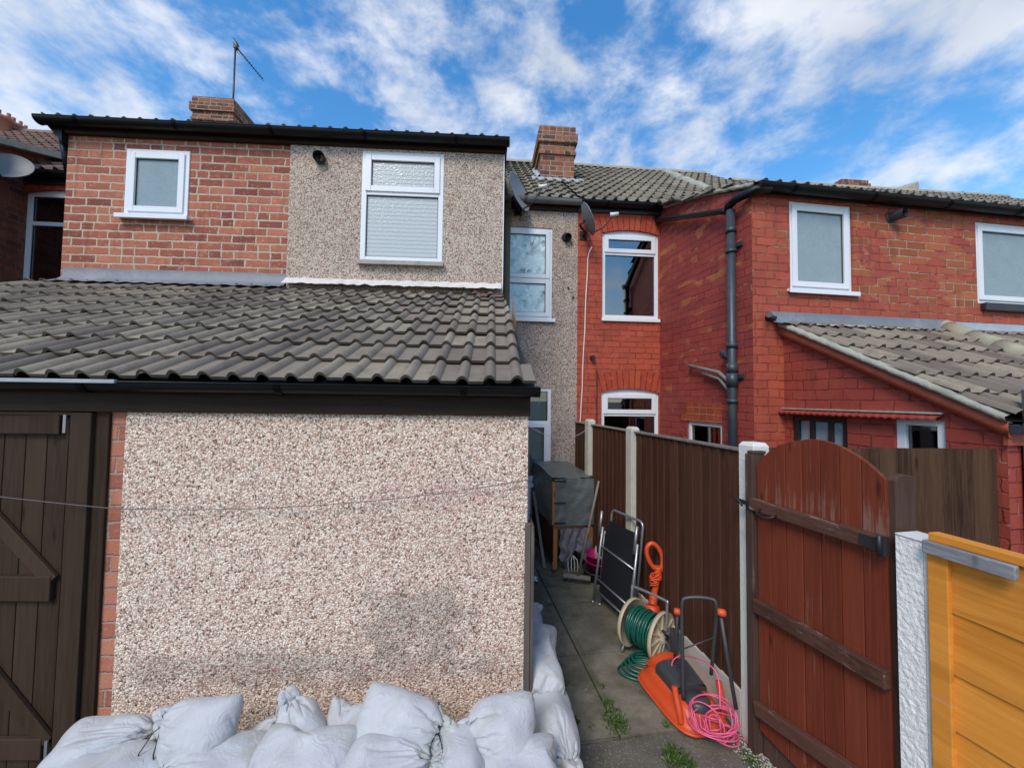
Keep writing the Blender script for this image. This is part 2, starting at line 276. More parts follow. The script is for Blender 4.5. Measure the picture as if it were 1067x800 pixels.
M['oldpipe'] = plain_mat('old_pipe_paint', (0.13, 0.11, 0.065), 0.6, 0.4, 9, dirt=0.6, dcol=(0.05, 0.05, 0.035), bump=0.002)
M['ironpipe'] = plain_mat('iron_pipe_paint', (0.035, 0.042, 0.055), 0.42, 0.3, 12, dirt=0.35, dcol=(0.09, 0.085, 0.08), bump=0.0015)
M['brownwood'] = wood_mat('brown_stained_wood', (0.028, 0.0165, 0.0105), (0.046, 0.029, 0.019), (55, 55, 3), 0.55)
M['fascia'] = wood_mat('fascia_wood', (0.018, 0.011, 0.008), (0.028, 0.018, 0.013), (3, 55, 55), 0.5, knots=False)
M['fence'] = wood_mat('fence_wood', (0.044, 0.018, 0.011), (0.080, 0.034, 0.021), (70, 70, 3), 0.8, 0.22, (0.19, 0.13, 0.10))
M['fencedark'] = wood_mat('dark_fence_wood', (0.026, 0.0135, 0.008), (0.075, 0.040, 0.023), (70, 70, 3), 0.8, 0.2, (0.14, 0.11, 0.09))
M['gate'] = wood_mat('red_gate_wood', (0.092, 0.019, 0.010), (0.150, 0.033, 0.017), (70, 70, 2.6), 0.6, 0.42, (0.32, 0.22, 0.17), low=(1.34, 0.755, 0.19))
M['rail'] = wood_mat('weathered_rail_wood', (0.060, 0.026, 0.018), (0.10, 0.046, 0.032), (60, 6, 60), 0.8, 0.85, (0.34, 0.30, 0.25))
M['gatepost'] = wood_mat('weathered_post_wood', (0.042, 0.022, 0.016), (0.075, 0.044, 0.033), (60, 60, 3), 0.8, 0.5, (0.26, 0.21, 0.18))
M['orangewood'] = wood_mat('orange_fence_wood', (0.40, 0.135, 0.014), (0.60, 0.24, 0.040), (5, 1.6, 26), 0.65, 0.55, (0.62, 0.38, 0.18))
M['greytimber'] = wood_mat('silver_grey_timber', (0.13, 0.13, 0.14), (0.24, 0.24, 0.25), (60, 5, 60), 0.85, 0.3, (0.5, 0.5, 0.5))
M['cornerboard'] = wood_mat('corner_board_wood', (0.060, 0.050, 0.042), (0.11, 0.095, 0.080), (70, 70, 3), 0.85, 0.4, (0.22, 0.20, 0.17))
M['greyboard'] = wood_mat('grey_board', (0.13, 0.12, 0.105), (0.21, 0.19, 0.165), (70, 70, 3), 0.85, 0.4, (0.34, 0.32, 0.28))
M['hutchwood'] = wood_mat('hutch_wood', (0.22, 0.085, 0.03), (0.33, 0.13, 0.05), (60, 60, 3), 0.6)
M['paint_red'] = plain_mat('red_paint', (0.33, 0.065, 0.030), 0.6, 0.25, 8, bump=0.003, bscale=40, dirt=0.3, dcol=(0.35, 0.16, 0.09))
M['upvc'] = plain_mat('white_upvc', (0.74, 0.76, 0.78), 0.3, 0.03, 5, dirt=0.12, dcol=(0.45, 0.44, 0.40))
M['sealant'] = plain_mat('dark_gasket', (0.02, 0.02, 0.02), 0.5, 0.1)
M['stone'] = plain_mat('weathered_sill', (0.36, 0.34, 0.30), 0.9, 0.2, 20, bump=0.004, dirt=0.4)
M['concrete'] = plain_mat('concrete_post', (0.52, 0.50, 0.43), 0.9, 0.18, 14, bump=0.004, bscale=90, dirt=0.35, dcol=(0.26, 0.26, 0.19))
M['whiteconcrete'] = plain_mat('white_rough_concrete', (0.80, 0.785, 0.75), 0.75, 0.06, 14, bump=0.008, bscale=70, dirt=0.12, dcol=(0.55, 0.54, 0.50))
M['whitesmooth'] = plain_mat('white_smooth_concrete', (0.64, 0.63, 0.58), 0.8, 0.12, 9, bump=0.004, bscale=60, dirt=0.55, dcol=(0.32, 0.28, 0.22))
M['glass'] = glass_mat('window_glass', 0.05, (0.7, 0.75, 0.75))
M['glassdark'] = glass_mat('window_glass_reflective', 0.22, (0.30, 0.33, 0.34))
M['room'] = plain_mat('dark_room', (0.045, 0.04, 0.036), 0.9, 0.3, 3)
M['metal'] = plain_mat('grey_metal_tube', (0.36, 0.38, 0.41), 0.35, 0.1, metal=0.7, dirt=0.2)
M['darkmetal'] = plain_mat('dark_metal', (0.03, 0.03, 0.032), 0.45, 0.2, metal=0.3, dirt=0.3, dcol=(0.09, 0.06, 0.04))
M['dish'] = plain_mat('satellite_dish_grey', (0.21, 0.215, 0.22), 0.5, 0.12, 9, dirt=0.3, dcol=(0.25, 0.25, 0.25))
M['whiteplastic'] = plain_mat('white_plastic', (0.72, 0.72, 0.70), 0.4, 0.08)
M['orange'] = plain_mat('orange_plastic', (0.62, 0.075, 0.018), 0.45, 0.15, 6, dirt=0.5, dcol=(0.40, 0.09, 0.04))
M['charcoal'] = plain_mat('charcoal_plastic', (0.045, 0.047, 0.052), 0.42, 0.25, 12, dirt=0.3, dcol=(0.13, 0.12, 0.10))
M['cream'] = plain_mat('cream_plastic', (0.46, 0.39, 0.27), 0.45, 0.12, 8, dirt=0.4, dcol=(0.36, 0.28, 0.18))
M['hose'] = plain_mat('green_hose', (0.008, 0.085, 0.060), 0.33, 0.3, 20)
M['pinkcable'] = plain_mat('pink_cable', (0.72, 0.11, 0.22), 0.4, 0.15, 9)
M['orangecable'] = plain_mat('orange_cable', (0.7, 0.08, 0.02), 0.4, 0.15, 9)
M['blackcord'] = plain_mat('black_cord', (0.012, 0.012, 0.012), 0.6, 0.2)
M['wire'] = plain_mat('thin_wire', (0.10, 0.10, 0.11), 0.5, 0.2)
M['magenta'] = plain_mat('magenta_plastic', (0.40, 0.012, 0.13), 0.38, 0.1, 7, dirt=0.15)
M['blackfabric'] = plain_mat('black_mesh_fabric', (0.006, 0.007, 0.011), 0.75, 0.4, 90, bump=0.001, bscale=500)
M['cover'] = plain_mat('hutch_cover', (0.13, 0.145, 0.14), 0.40, 0.25, 7, bump=0.018, bscale=9, dirt=0.35, dcol=(0.12, 0.13, 0.11))
M['tarp'] = plain_mat('grey_cloth', (0.17, 0.155, 0.185), 0.75, 0.25, 12, bump=0.01, bscale=25)
M['pot'] = plain_mat('clay_pot', (0.38, 0.15, 0.09), 0.8, 0.2)
M['yellow'] = plain_mat('yellow_ceramic', (0.75, 0.45, 0.03), 0.35, 0.1)
M['foamwhite'] = plain_mat('white_foam', (0.7, 0.67, 0.6), 0.8, 0.15)

def frosted(name, base, kind):
    s = NT(name); uv = s.uv()
    if kind == 'blind':
        sp = s.n('ShaderNodeSeparateXYZ'); s.l(uv, sp.inputs[0])
        fr = s.math('FRACT', s.math('MULTIPLY', sp.outputs[1], 24.0)); g = s.math('SUBTRACT', 1.0, s.step(s.math('ABSOLUTE', s.math('SUBTRACT', fr, 0.5)), 0.30, 0.48))
        n = s.noise(uv, 45, 3); g = s.math('MULTIPLY', g, s.math('ADD', 0.75, s.math('MULTIPLY', n, 0.5)))
        c = s.mix(g, tuple(q*0.68 for q in base), base); h = s.noise(s.mapv(uv, (1, 1.4, 1)), 38, 2, 0.5)
        nr = s.bump(h, 0.004, 0.6)
    elif kind == 'floral':
        vo = s.noise(s.mapv(uv, (1, 0.8, 1)), 5.5, 4, 0.5, 1.2); vo2 = s.noise(uv, 13, 4, 0.6, 1.8)
        c = s.mix(s.step(vo, 0.47, 0.58), base, tuple(q*0.72 for q in base)); c = s.mix(s.step(vo2, 0.53, 0.62), c, tuple(min(1, q*1.25) for q in base))
        c = s.mix(s.step(s.math('ADD', vo, s.math('MULTIPLY', vo2, 0.5)), 0.86, 0.92), c, tuple(q*0.35 for q in base)); nr = None
    else:
        n = s.noise(uv, 6, 5, 0.6); vo = s.n('ShaderNodeTexVoronoi'); s.l(uv, vo.inputs['Vector']); vo.inputs['Scale'].default_value = 46
        c = s.mix(n, tuple(q*0.8 for q in base), tuple(min(1, q*1.12) for q in base)); c = s.mix(s.math('MULTIPLY', vo.outputs['Distance'], 0.35), c, tuple(q*0.6 for q in base))
        nr = s.bump(vo.outputs['Distance'], 0.0015, 0.5)
    return s.fin(c, 0.18 if kind != 'floral' else 0.08, nr, 0.6)
M['frost_blind'] = frosted('frosted_glass_blind', (0.50, 0.53, 0.52), 'blind')
M['frost'] = frosted('frosted_glass', (0.30, 0.36, 0.37), 'plain')
M['frost_blue'] = frosted('frosted_glass_blue', (0.27, 0.335, 0.345), 'plain')
M['floral'] = frosted('floral_net_curtain', (0.55, 0.70, 0.70), 'floral')
M['net'] = plain_mat('net_curtain', (0.68, 0.71, 0.71), 0.9, 0.25, 20)
def bag_material():
    s = NT('white_sandbag_fabric'); uv = s.uv(); ob = s.ob()
    w1 = s.n('ShaderNodeTexChecker'); s.l(uv, w1.inputs['Vector']); w1.inputs['Scale'].default_value = 420
    n1 = s.noise(ob, 5, 5, 0.6); n2 = s.noise(ob, 30, 5, 0.65); n3 = s.noise(s.mapv(ob, (1, 1, 1), (4, 4, 4)), 6, 6, 0.6, 0.8)
    c = s.mix(n1, (0.42, 0.43, 0.44), (0.56, 0.57, 0.58))
    c = s.mix(s.math('MULTIPLY', s.step(n3, 0.46, 0.66), 0.6), c, (0.36, 0.37, 0.32))
    c = s.mix(s.math('MULTIPLY', s.step(n2, 0.62, 0.75), 0.35), c, (0.38, 0.36, 0.30))
    cr = s.noise(s.mapv(ob, (1, 1, 1)), 15, 6, 0.6, 1.2); ridge = s.math('ABSOLUTE', s.math('SUBTRACT', cr, 0.5))
    nr = s.bump(ridge, 0.016, 0.6); nr = s.bump(w1.outputs['Fac'], 0.0006, 0.4, nr)
    m = s.fin(c, 0.42, nr, 0.5)
    s.b.inputs['Sheen Weight'].default_value = 0.1
    s.b.inputs['Subsurface Weight'].default_value = 0.0
    return m
M['bag'] = bag_material()
def ground_mat():
    s = NT('old_concrete_ground'); ob = s.ob()
    n1 = s.noise(ob, 2.2, 6, 0.65); n2 = s.noise(ob, 26, 6, 0.7); n3 = s.noise(ob, 160, 3, 0.6)
    c = s.ramp(n1, [(0.3, (0.085, 0.078, 0.058)), (0.55, (0.16, 0.147, 0.116)), (0.75, (0.24, 0.222, 0.18))])
    c = s.mix(s.math('MULTIPLY', s.step(n2, 0.5, 0.7), 0.6), c, (0.19, 0.18, 0.15)); c = s.mix(s.math('MULTIPLY', n3, 0.35), c, (0.05, 0.045, 0.035))
    vo = s.n('ShaderNodeTexVoronoi'); s.l(ob, vo.inputs['Vector']); vo.inputs['Scale'].default_value = 150; sx = s.n('ShaderNodeSeparateColor'); s.l(vo.outputs['Color'], sx.inputs[0])
    c = s.mix(s.math('MULTIPLY', s.math('GREATER_THAN', sx.outputs[0], 0.92), 0.5), c, (0.30, 0.28, 0.23))
    return s.fin(c, 0.9, s.bump(s.math('ADD', n2, s.math('MULTIPLY', n3, 0.5)), 0.012, 0.8), 0.25)
M['ground'] = ground_mat()
def slab_mat():
    s = NT('paving_slab'); ob = s.ob(); at = s.attr('rnd')
    n1 = s.noise(ob, 4.5, 8, 0.72); n2 = s.noise(ob, 40, 5, 0.7); n3 = s.noise(ob, 2.1, 5, 0.6)
    c = s.ramp(n1, [(0.28, (0.070, 0.063, 0.044)), (0.5, (0.165, 0.150, 0.110)), (0.72, (0.28, 0.258, 0.20))])
    c = s.mix(s.math('MULTIPLY', at.outputs['Fac'], 0.4), c, (0.12, 0.115, 0.09))
    c = s.mix(s.math('MULTIPLY', s.step(n3, 0.48, 0.62), 0.6), c, (0.045, 0.052, 0.022))
    c = s.mix(s.math('MULTIPLY', s.step(n2, 0.55, 0.7), 0.35), c, (0.19, 0.18, 0.15))
    c = s.mix(s.math('MULTIPLY', s.step(s.noise(ob, 21, 2), 0.74, 0.77), 0.8), c, (0.36, 0.35, 0.32))
    return s.fin(c, 0.72, s.bump(s.math('ADD', n2, n1), 0.006, 0.7), 0.35)
M['slab'] = slab_mat()
def leaf_mat():
    s = NT('weed_leaves'); at = s.attr('rnd')
    c = s.ramp(at.outputs['Fac'], [(0, (0.035, 0.065, 0.010)), (0.6, (0.070, 0.13, 0.020)), (1, (0.13, 0.17, 0.04))])
    return s.fin(c, 0.5)
M['leaf'] = leaf_mat()
# ---------------------------------------------------------------- geometry helpers
def ray(px, py):
    return (fwd + rt*((px-CX)/FPX) + up*(-(py-CY)/FPX))
def atz(px, py, z):                      # the point on the horizontal plane z that is seen at a pixel of the photograph
    d = ray(px, py); t = (z-CAMH)/d.z; return CAM + d*t
def aty(px, py, Y):
    d = ray(px, py); t = Y/d.y; return CAM + d*t
class Fr:                                # a facade frame: u along the wall, n outwards, z up
    def __init__(s, ox, oy, deg):
        s.o = Vector((ox, oy, 0)); a = R(deg); s.u = Vector((math.cos(a), math.sin(a), 0)); s.n = Vector((math.sin(a), -math.cos(a), 0))
    def W(s, u, n, z): return s.o + s.u*u + s.n*n + Vector((0, 0, z))
    def P(s, px, py, n=0.0):
        d = ray(px, py); q = s.o + s.n*n; t = (q-CAM).dot(s.n)/d.dot(s.n); p = CAM + d*t
        return ((p-s.o).dot(s.u), p.z)
    def sh(s, u, n=0.0, deg=0):
        p = s.W(u, n, 0); f = Fr(p.x, p.y, 0); a = math.atan2(s.u.y, s.u.x)+R(deg); f.u = Vector((math.cos(a), math.sin(a), 0)); f.n = Vector((math.sin(a), -math.cos(a), 0)); return f
WF = Fr(0, 0, 0)
class MB:
    def __init__(s): s.v = []; s.f = []; s.uv = []; s.r = []; s.mi = []; s.sm = []
    def face(s, pts, uvs=None, rnd=0.5, mi=0, smooth=False, g=0.0):
        i = len(s.v); s.v += [Vector(p) for p in pts]; s.f.append(tuple(range(i, i+len(pts))))
        s.uv.append(uvs or [(p[0], p[2]) for p in pts]); s.r.append((rnd, g)); s.mi.append(mi); s.sm.append(smooth)
    def box(s, F, u0, u1, n0, n1, z0, z1, rnd=None, mi=0):
        rnd = random.random() if rnd is None else rnd
        if u0 > u1: u0, u1 = u1, u0
        if n0 > n1: n0, n1 = n1, n0
        W = F.W
        def q(a): return [W(*p) for p in a]
        s.face(q([(u0,n1,z0),(u1,n1,z0),(u1,n1,z1),(u0,n1,z1)]), [(u0,z0),(u1,z0),(u1,z1),(u0,z1)], rnd, mi)
        s.face(q([(u1,n0,z0),(u0,n0,z0),(u0,n0,z1),(u1,n0,z1)]), [(u1,z0),(u0,z0),(u0,z1),(u1,z1)], rnd, mi)
        s.face(q([(u1,n1,z0),(u1,n0,z0),(u1,n0,z1),(u1,n1,z1)]), [(n1,z0),(n0,z0),(n0,z1),(n1,z1)], rnd, mi)
        s.face(q([(u0,n0,z0),(u0,n1,z0),(u0,n1,z1),(u0,n0,z1)]), [(n0,z0),(n1,z0),(n1,z1),(n0,z1)], rnd, mi)
        s.face(q([(u0,n1,z1),(u1,n1,z1),(u1,n0,z1),(u0,n0,z1)]), [(u0,n1),(u1,n1),(u1,n0),(u0,n0)], rnd, mi)
        s.face(q([(u0,n0,z0),(u1,n0,z0),(u1,n1,z0),(u0,n1,z0)]), [(u0,n0),(u1,n0),(u1,n1),(u0,n1)], rnd, mi)
    def prism(s, F, poly, n0, n1, rnd=None, mi=0):        # polygon in (u,z), extruded from n0 to n1
        rnd = random.random() if rnd is None else rnd
        a = sum(poly[i][0]*poly[(i+1)%len(poly)][1]-poly[(i+1)%len(poly)][0]*poly[i][1] for i in range(len(poly)))
        if a < 0: poly = poly[::-1]
        if n0 > n1: n0, n1 = n1, n0
        s.face([F.W(u, n1, z) for u, z in poly], list(poly), rnd, mi)
        s.face([F.W(u, n0, z) for u, z in poly[::-1]], list(poly[::-1]), rnd, mi)
        acc = 0
        for i in range(len(poly)):
            (ua, za), (ub, zb) = poly[i], poly[(i+1) % len(poly)]; l = math.hypot(ub-ua, zb-za)
            s.face([F.W(ua, n1, za), F.W(ua, n0, za), F.W(ub, n0, zb), F.W(ub, n1, zb)], [(n1, acc), (n0, acc), (n0, acc+l), (n1, acc+l)], rnd, mi); acc += l
    def bar(s, a, b, wd, ht, upv=Vector((0, 0, 1)), rnd=None, mi=0):   # rectangular bar between two points
        a = Vector(a); b = Vector(b); d = (b-a).normalized(); sd_ = d.cross(upv).normalized(); u2 = sd_.cross(d)
        f = Fr(0, 0, 0); f.o = a; f.u = d; f.n = sd_
        rnd = random.random() if rnd is None else rnd; Ln = (b-a).length
        def W(x, y, z): return a + d*x + sd_*y + u2*z
        c = [(0,-1,-1),(0,1,-1),(0,1,1),(0,-1,1),(1,-1,-1),(1,1,-1),(1,1,1),(1,-1,1)]
        P_ = [W(x*Ln, y*wd/2, z*ht/2) for x, y, z in c]
        for q in ((0,1,2,3),(7,6,5,4),(0,4,5,1),(1,5,6,2),(2,6,7,3),(3,7,4,0)): s.face([P_[k] for k in q], [(0,0),(Ln,0),(Ln,wd),(0,wd)], rnd, mi)
    def tube(s, pts, r, seg=10, closed=False, caps=True, mi=0, rnd=0.5):
        pts = [Vector(p) for p in pts]; n = len(pts); rs = r if isinstance(r, (list, tuple)) else [r]*n
        base = len(s.v); prev = None
        for i, p in enumerate(pts):
            if closed: t = pts[(i+1) % n]-pts[i-1]
            else: t = pts[min(i+1, n-1)]-pts[max(i-1, 0)]
            if t.length < 1e-9: t = Vector((0, 0, 1))
            t.normalize()
            if prev is None: a = t.orthogonal().normalized()
            else:
                a = prev-t*prev.dot(t)
                a = a.normalized() if a.length > 1e-6 else t.orthogonal().normalized()
            prev = a; b = t.cross(a)
            for k in range(seg):
                th = 2*math.pi*k/seg; s.v.append(p+(a*math.cos(th)+b*math.sin(th))*rs[i])
        m = n if closed else n-1
        for i in range(m):
            for k in range(seg):
                A = base+i*seg+k; B = base+i*seg+(k+1) % seg; j = (i+1) % n; D = base+j*seg+k; E = base+j*seg+(k+1) % seg
                s.f.append((A, B, E, D)); s.uv.append([(k/seg, i), ((k+1)/seg, i), ((k+1)/seg, i+1), (k/seg, i+1)]); s.r.append((rnd, 0)); s.mi.append(mi); s.sm.append(True)
        if caps and not closed:
            for idx, rev in ((0, True), (n-1, False)):
                q = [base+idx*seg+k for k in range(seg)]; q = q[::-1] if rev else q
                s.f.append(tuple(q)); s.uv.append([(0, 0)]*seg); s.r.append((rnd, 0)); s.mi.append(mi); s.sm.append(False)
    def grid(s, P_, nu, nv, mi=0, rnd=0.5, wrapu=False, uvs=1.0, smooth=True):   # P_(i,j) -> point
        base = len(s.v)
        for i in range(nu):
            for j in range(nv): s.v.append(Vector(P_(i, j)))
        for i in range(nu if wrapu else nu-1):
            for j in range(nv-1):
                a = base+i*nv+j; b = base+((i+1) % nu)*nv+j
                s.f.append((a, b, b+1, a+1)); s.uv.append([(i/nu*uvs, j/nv*uvs), ((i+1)/nu*uvs, j/nv*uvs), ((i+1)/nu*uvs, (j+1)/nv*uvs), (i/nu*uvs, (j+1)/nv*uvs)]); s.r.append((rnd, 0)); s.mi.append(mi); s.sm.append(smooth)
    def lathe(s, c, axis, prof, seg=28, mi=0, rnd=0.5):   # prof: (distance along axis, radius)
        c = Vector(c); axis = Vector(axis).normalized(); a = axis.orthogonal().normalized(); b = axis.cross(a)
        s.grid(lambda i, j: c+axis*prof[j][0]+(a*math.cos(2*math.pi*i/seg)+b*math.sin(2*math.pi*i/seg))*prof[j][1], seg, len(prof), mi, rnd, wrapu=True)
    def build(s, name, mats, parent=None, bevel=0, subsurf=0, fix=False, weld=False):
        me = bpy.data.meshes.new(name); o0 = parent_origin(parent)
        me.from_pydata([v-o0 for v in s.v], [], s.f)
        for m in (mats if isinstance(mats, (list, tuple)) else [mats]): me.materials.append(M[m] if isinstance(m, str) else m)
        me.polygons.foreach_set('material_index', s.mi); me.polygons.foreach_set('use_smooth', s.sm)
        uvl = me.uv_layers.new(name='UVMap'); ca = me.color_attributes.new('rnd', 'FLOAT_COLOR', 'CORNER')
        k = 0; uvl = me.uv_layers['UVMap']; ca = me.color_attributes['rnd']
        for fi, p in enumerate(me.polygons):
            r_, g_ = s.r[fi]
            for q in range(p.loop_total):
                uvl.data[k].uv = s.uv[fi][q]; ca.data[k].color = (r_, g_ if g_ else 0.0, r_, 1) if g_ else (r_, 0.0, r_, 1); k += 1
        if fix or weld:
            bm = bmesh.new(); bm.from_mesh(me)
            if weld: bmesh.ops.remove_doubles(bm, verts=bm.verts, dist=1e-5)
            bmesh.ops.recalc_face_normals(bm, faces=bm.faces); bm.to_mesh(me); bm.free()
        o = bpy.data.objects.new(name, me); C.objects.link(o)
        if parent: o.parent = parent
        else: o.location = (0, 0, 0)
        if bevel:
            w_ = o.modifiers.new('weld', 'WELD'); w_.merge_threshold = 1e-5
            b_ = o.modifiers.new('bevel', 'BEVEL'); b_.width = bevel; b_.segments = 2; b_.limit_method = 'ANGLE'; b_.angle_limit = R(40)
        return o
ORG = {}
def parent_origin(p):
    if p is None: return Vector((0, 0, 0))
    return ORG.get(p.name, Vector((0, 0, 0)))
def thing(name, label, cat, loc, group=None):
    o = bpy.data.objects.new(name, None); C.objects.link(o); o.location = loc; o.empty_display_size = 0.1
    o['label'] = label; o['category'] = cat
    if group: o['group'] = group
    ORG[o.name] = Vector(loc); return o
def tag(o, label, cat, group=None):
    o['label'] = label; o['category'] = cat
    if group: o['group'] = group
    return o
def recentre(o):                    # put a single-mesh thing's origin at its base
    me = o.data; vs_ = [v.co.copy() for v in me.vertices]
    c = Vector((sum(v.x for v in vs_)/len(vs_), sum(v.y for v in vs_)/len(vs_), min(v.z for v in vs_)))
    for v in me.vertices: v.co -= c
    o.location = c; return o
def child(o, parent_mesh):          # sub-part: parent_mesh is a mesh part whose origin equals its thing's origin
    o.parent = parent_mesh; return o
class Sub:                          # building sub-parts under a mesh part
    pass
def part(mb, name, mat, parent, **k):
    o = mb.build(name, mat, parent, **k)
    ORG[o.name] = parent_origin(parent); return o

def wallholes(mb, F, u0, u1, z0, z1, holes, n=0.0, depth=0.10, extra_u=(), uvo=0.0):
    us = sorted({u0, u1, *[h[0] for h in holes], *[h[1] for h in holes]}); zs = sorted({z0, z1, *[h[2] for h in holes], *[h[3] for h in holes]})
    us = [u for u in us if u0-1e-6 <= u <= u1+1e-6]; zs = [z for z in zs if z0-1e-6 <= z <= z1+1e-6]
    for i in range(len(us)-1):
        for j in range(len(zs)-1):
            cu, cz = (us[i]+us[i+1])/2, (zs[j]+zs[j+1])/2
            if any(h[0] < cu < h[1] and h[2] < cz < h[3] for h in holes): continue
            a, b, c, d = us[i], us[i+1], zs[j], zs[j+1]
            mb.face([F.W(a, n, c), F.W(b, n, c), F.W(b, n, d), F.W(a, n, d)], [(a+uvo, c), (b+uvo, c), (b+uvo, d), (a+uvo, d)])
    for (a, b, c, d) in holes:
        for q, uvq in (([(a, c), (a, d)], 1), ([(b, d), (b, c)], 1), ([(b, c), (a, c)], 0), ([(a, d), (b, d)], 0)):
            (ua, za), (ub, zb) = q
            if uvq: uvs = [(ua+uvo, za), (ua+uvo, zb), (ub+uvo+depth, zb), (ub+uvo+depth, za)]
            else: uvs = [(ua+uvo, za), (ub+uvo, za), (ub+uvo, za+depth), (ua+uvo, za+depth)]
            mb.face([F.W(ua, n, za), F.W(ub, n, zb), F.W(ub, n-depth, zb), F.W(ua, n-depth, za)], uvs)

def tiled_roof(F, ufun, n0, z0, n1, z1, gauge=0.29, tw=0.30, rise=0.030, rolls=2, samp=7, jitter=0.003, nose=0.018, edge_dark=True):
    """courses of rolled tiles; ufun(t) -> (u_left, u_right) with t 0 at the eave, 1 at the top"""
    mb = MB(); Ls = math.hypot(n1-n0, z1-z0); dn, dz = (n1-n0)/Ls, (z1-z0)/Ls; nn, nz = -dz*(1 if dn < 0 else -1)*-1, abs(dn)
    nn = dz if dn < 0 else -dz                # outward normal leans to +n when the roof rises away from the viewer
    def S(u, s, h): return F.W(u, n0+dn*s+nn*h, z0+dz*s+nz*h)
    def prof(x):                              # x inside one roll pitch 0..1
        if x < 0.46: return math.sin(math.pi*x/0.46)**0.8
        return 0.0
    pitch = tw/rolls; nc = int(math.ceil(Ls/gauge))
    for c in range(nc):
        s0 = c*gauge; s1 = min(s0+gauge+0.02, Ls)
        ul, ur = ufun(min(1, (s0+gauge*0.5)/Ls))
        k0 = int(math.floor(ul/tw)); k1 = int(math.ceil(ur/tw))
        for k in range(k0, k1):
            r_ = random.random(); ty = random.uniform(-jitter, jitter); tl = random.uniform(-jitter, jitter); ds = random.uniform(-0.004, 0.004)
            prev = None
            N_ = rolls*(samp+2)
            xs = []
            for q in range(rolls):
                xs += [q+0.46*i/samp for i in range(samp+1)] + [q+0.9]
            xs.append(rolls-0.0001)
            for x in xs:
                u = k*tw + x*pitch + pitch*0.27
                if u < ul-1e-6 or u > ur+1e-6: prev = None; continue
                h = prof(x % 1.0)*rise + (ty if x < 1 else tl)
                lip = 0.012 if x > rolls-0.12 else 0
                f = S(u, s0+ds, h+0.030); b = S(u, s1, h+0.004); g = S(u, s0+ds+0.004, h+0.030-nose)
                if prev is not None:
                    mb.face([prev[0], f, b, prev[1]], None, r_, 0, True)
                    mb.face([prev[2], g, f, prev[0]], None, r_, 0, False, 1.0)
                prev = (f, b, g)
    return mb

def gutter(F, u0, u1, n, z, r=0.055, brackets=True, endcaps=(True, True)):
    """half-round gutter: n is the wall-side edge plane, z the rim height"""
    mb = MB(); seg = 12
    def arc(u, rr, i): a = math.pi*i/seg; return F.W(u, n+r+rr*math.cos(a)*1.0, z-rr*math.sin(a)*0.95)
    mb.grid(lambda i, j: arc((u0, u1)[j], r, i), seg+1, 2); mb.grid(lambda i, j: arc((u1, u0)[j], r-0.004, i), seg+1, 2)
    mb.tube([F.W(u0, n+2*r, z), F.W(u1, n+2*r, z)], 0.005, 6); mb.tube([F.W(u0, n, z), F.W(u1, n, z)], 0.004, 6)
    for e, u in zip(endcaps, (u0, u1)):
        if e:
            mb.face([arc(u, r, i) for i in range(seg+1)]); mb.face([arc(u+0.004*(1 if u == u1 else -1), r+.004, i) for i in range(seg, -1, -1)])
    if brackets:
        k = u0+0.35
        while k < u1:
            for q in range(2): mb.grid(lambda i, j: F.W(k+(0, 0.03)[j], n+r+(r+0.006)*math.cos(math.pi*i/seg), z-(r+0.006)*math.sin(math.pi*i/seg)*0.95), seg+1, 2)
            k += 0.9
    return mb

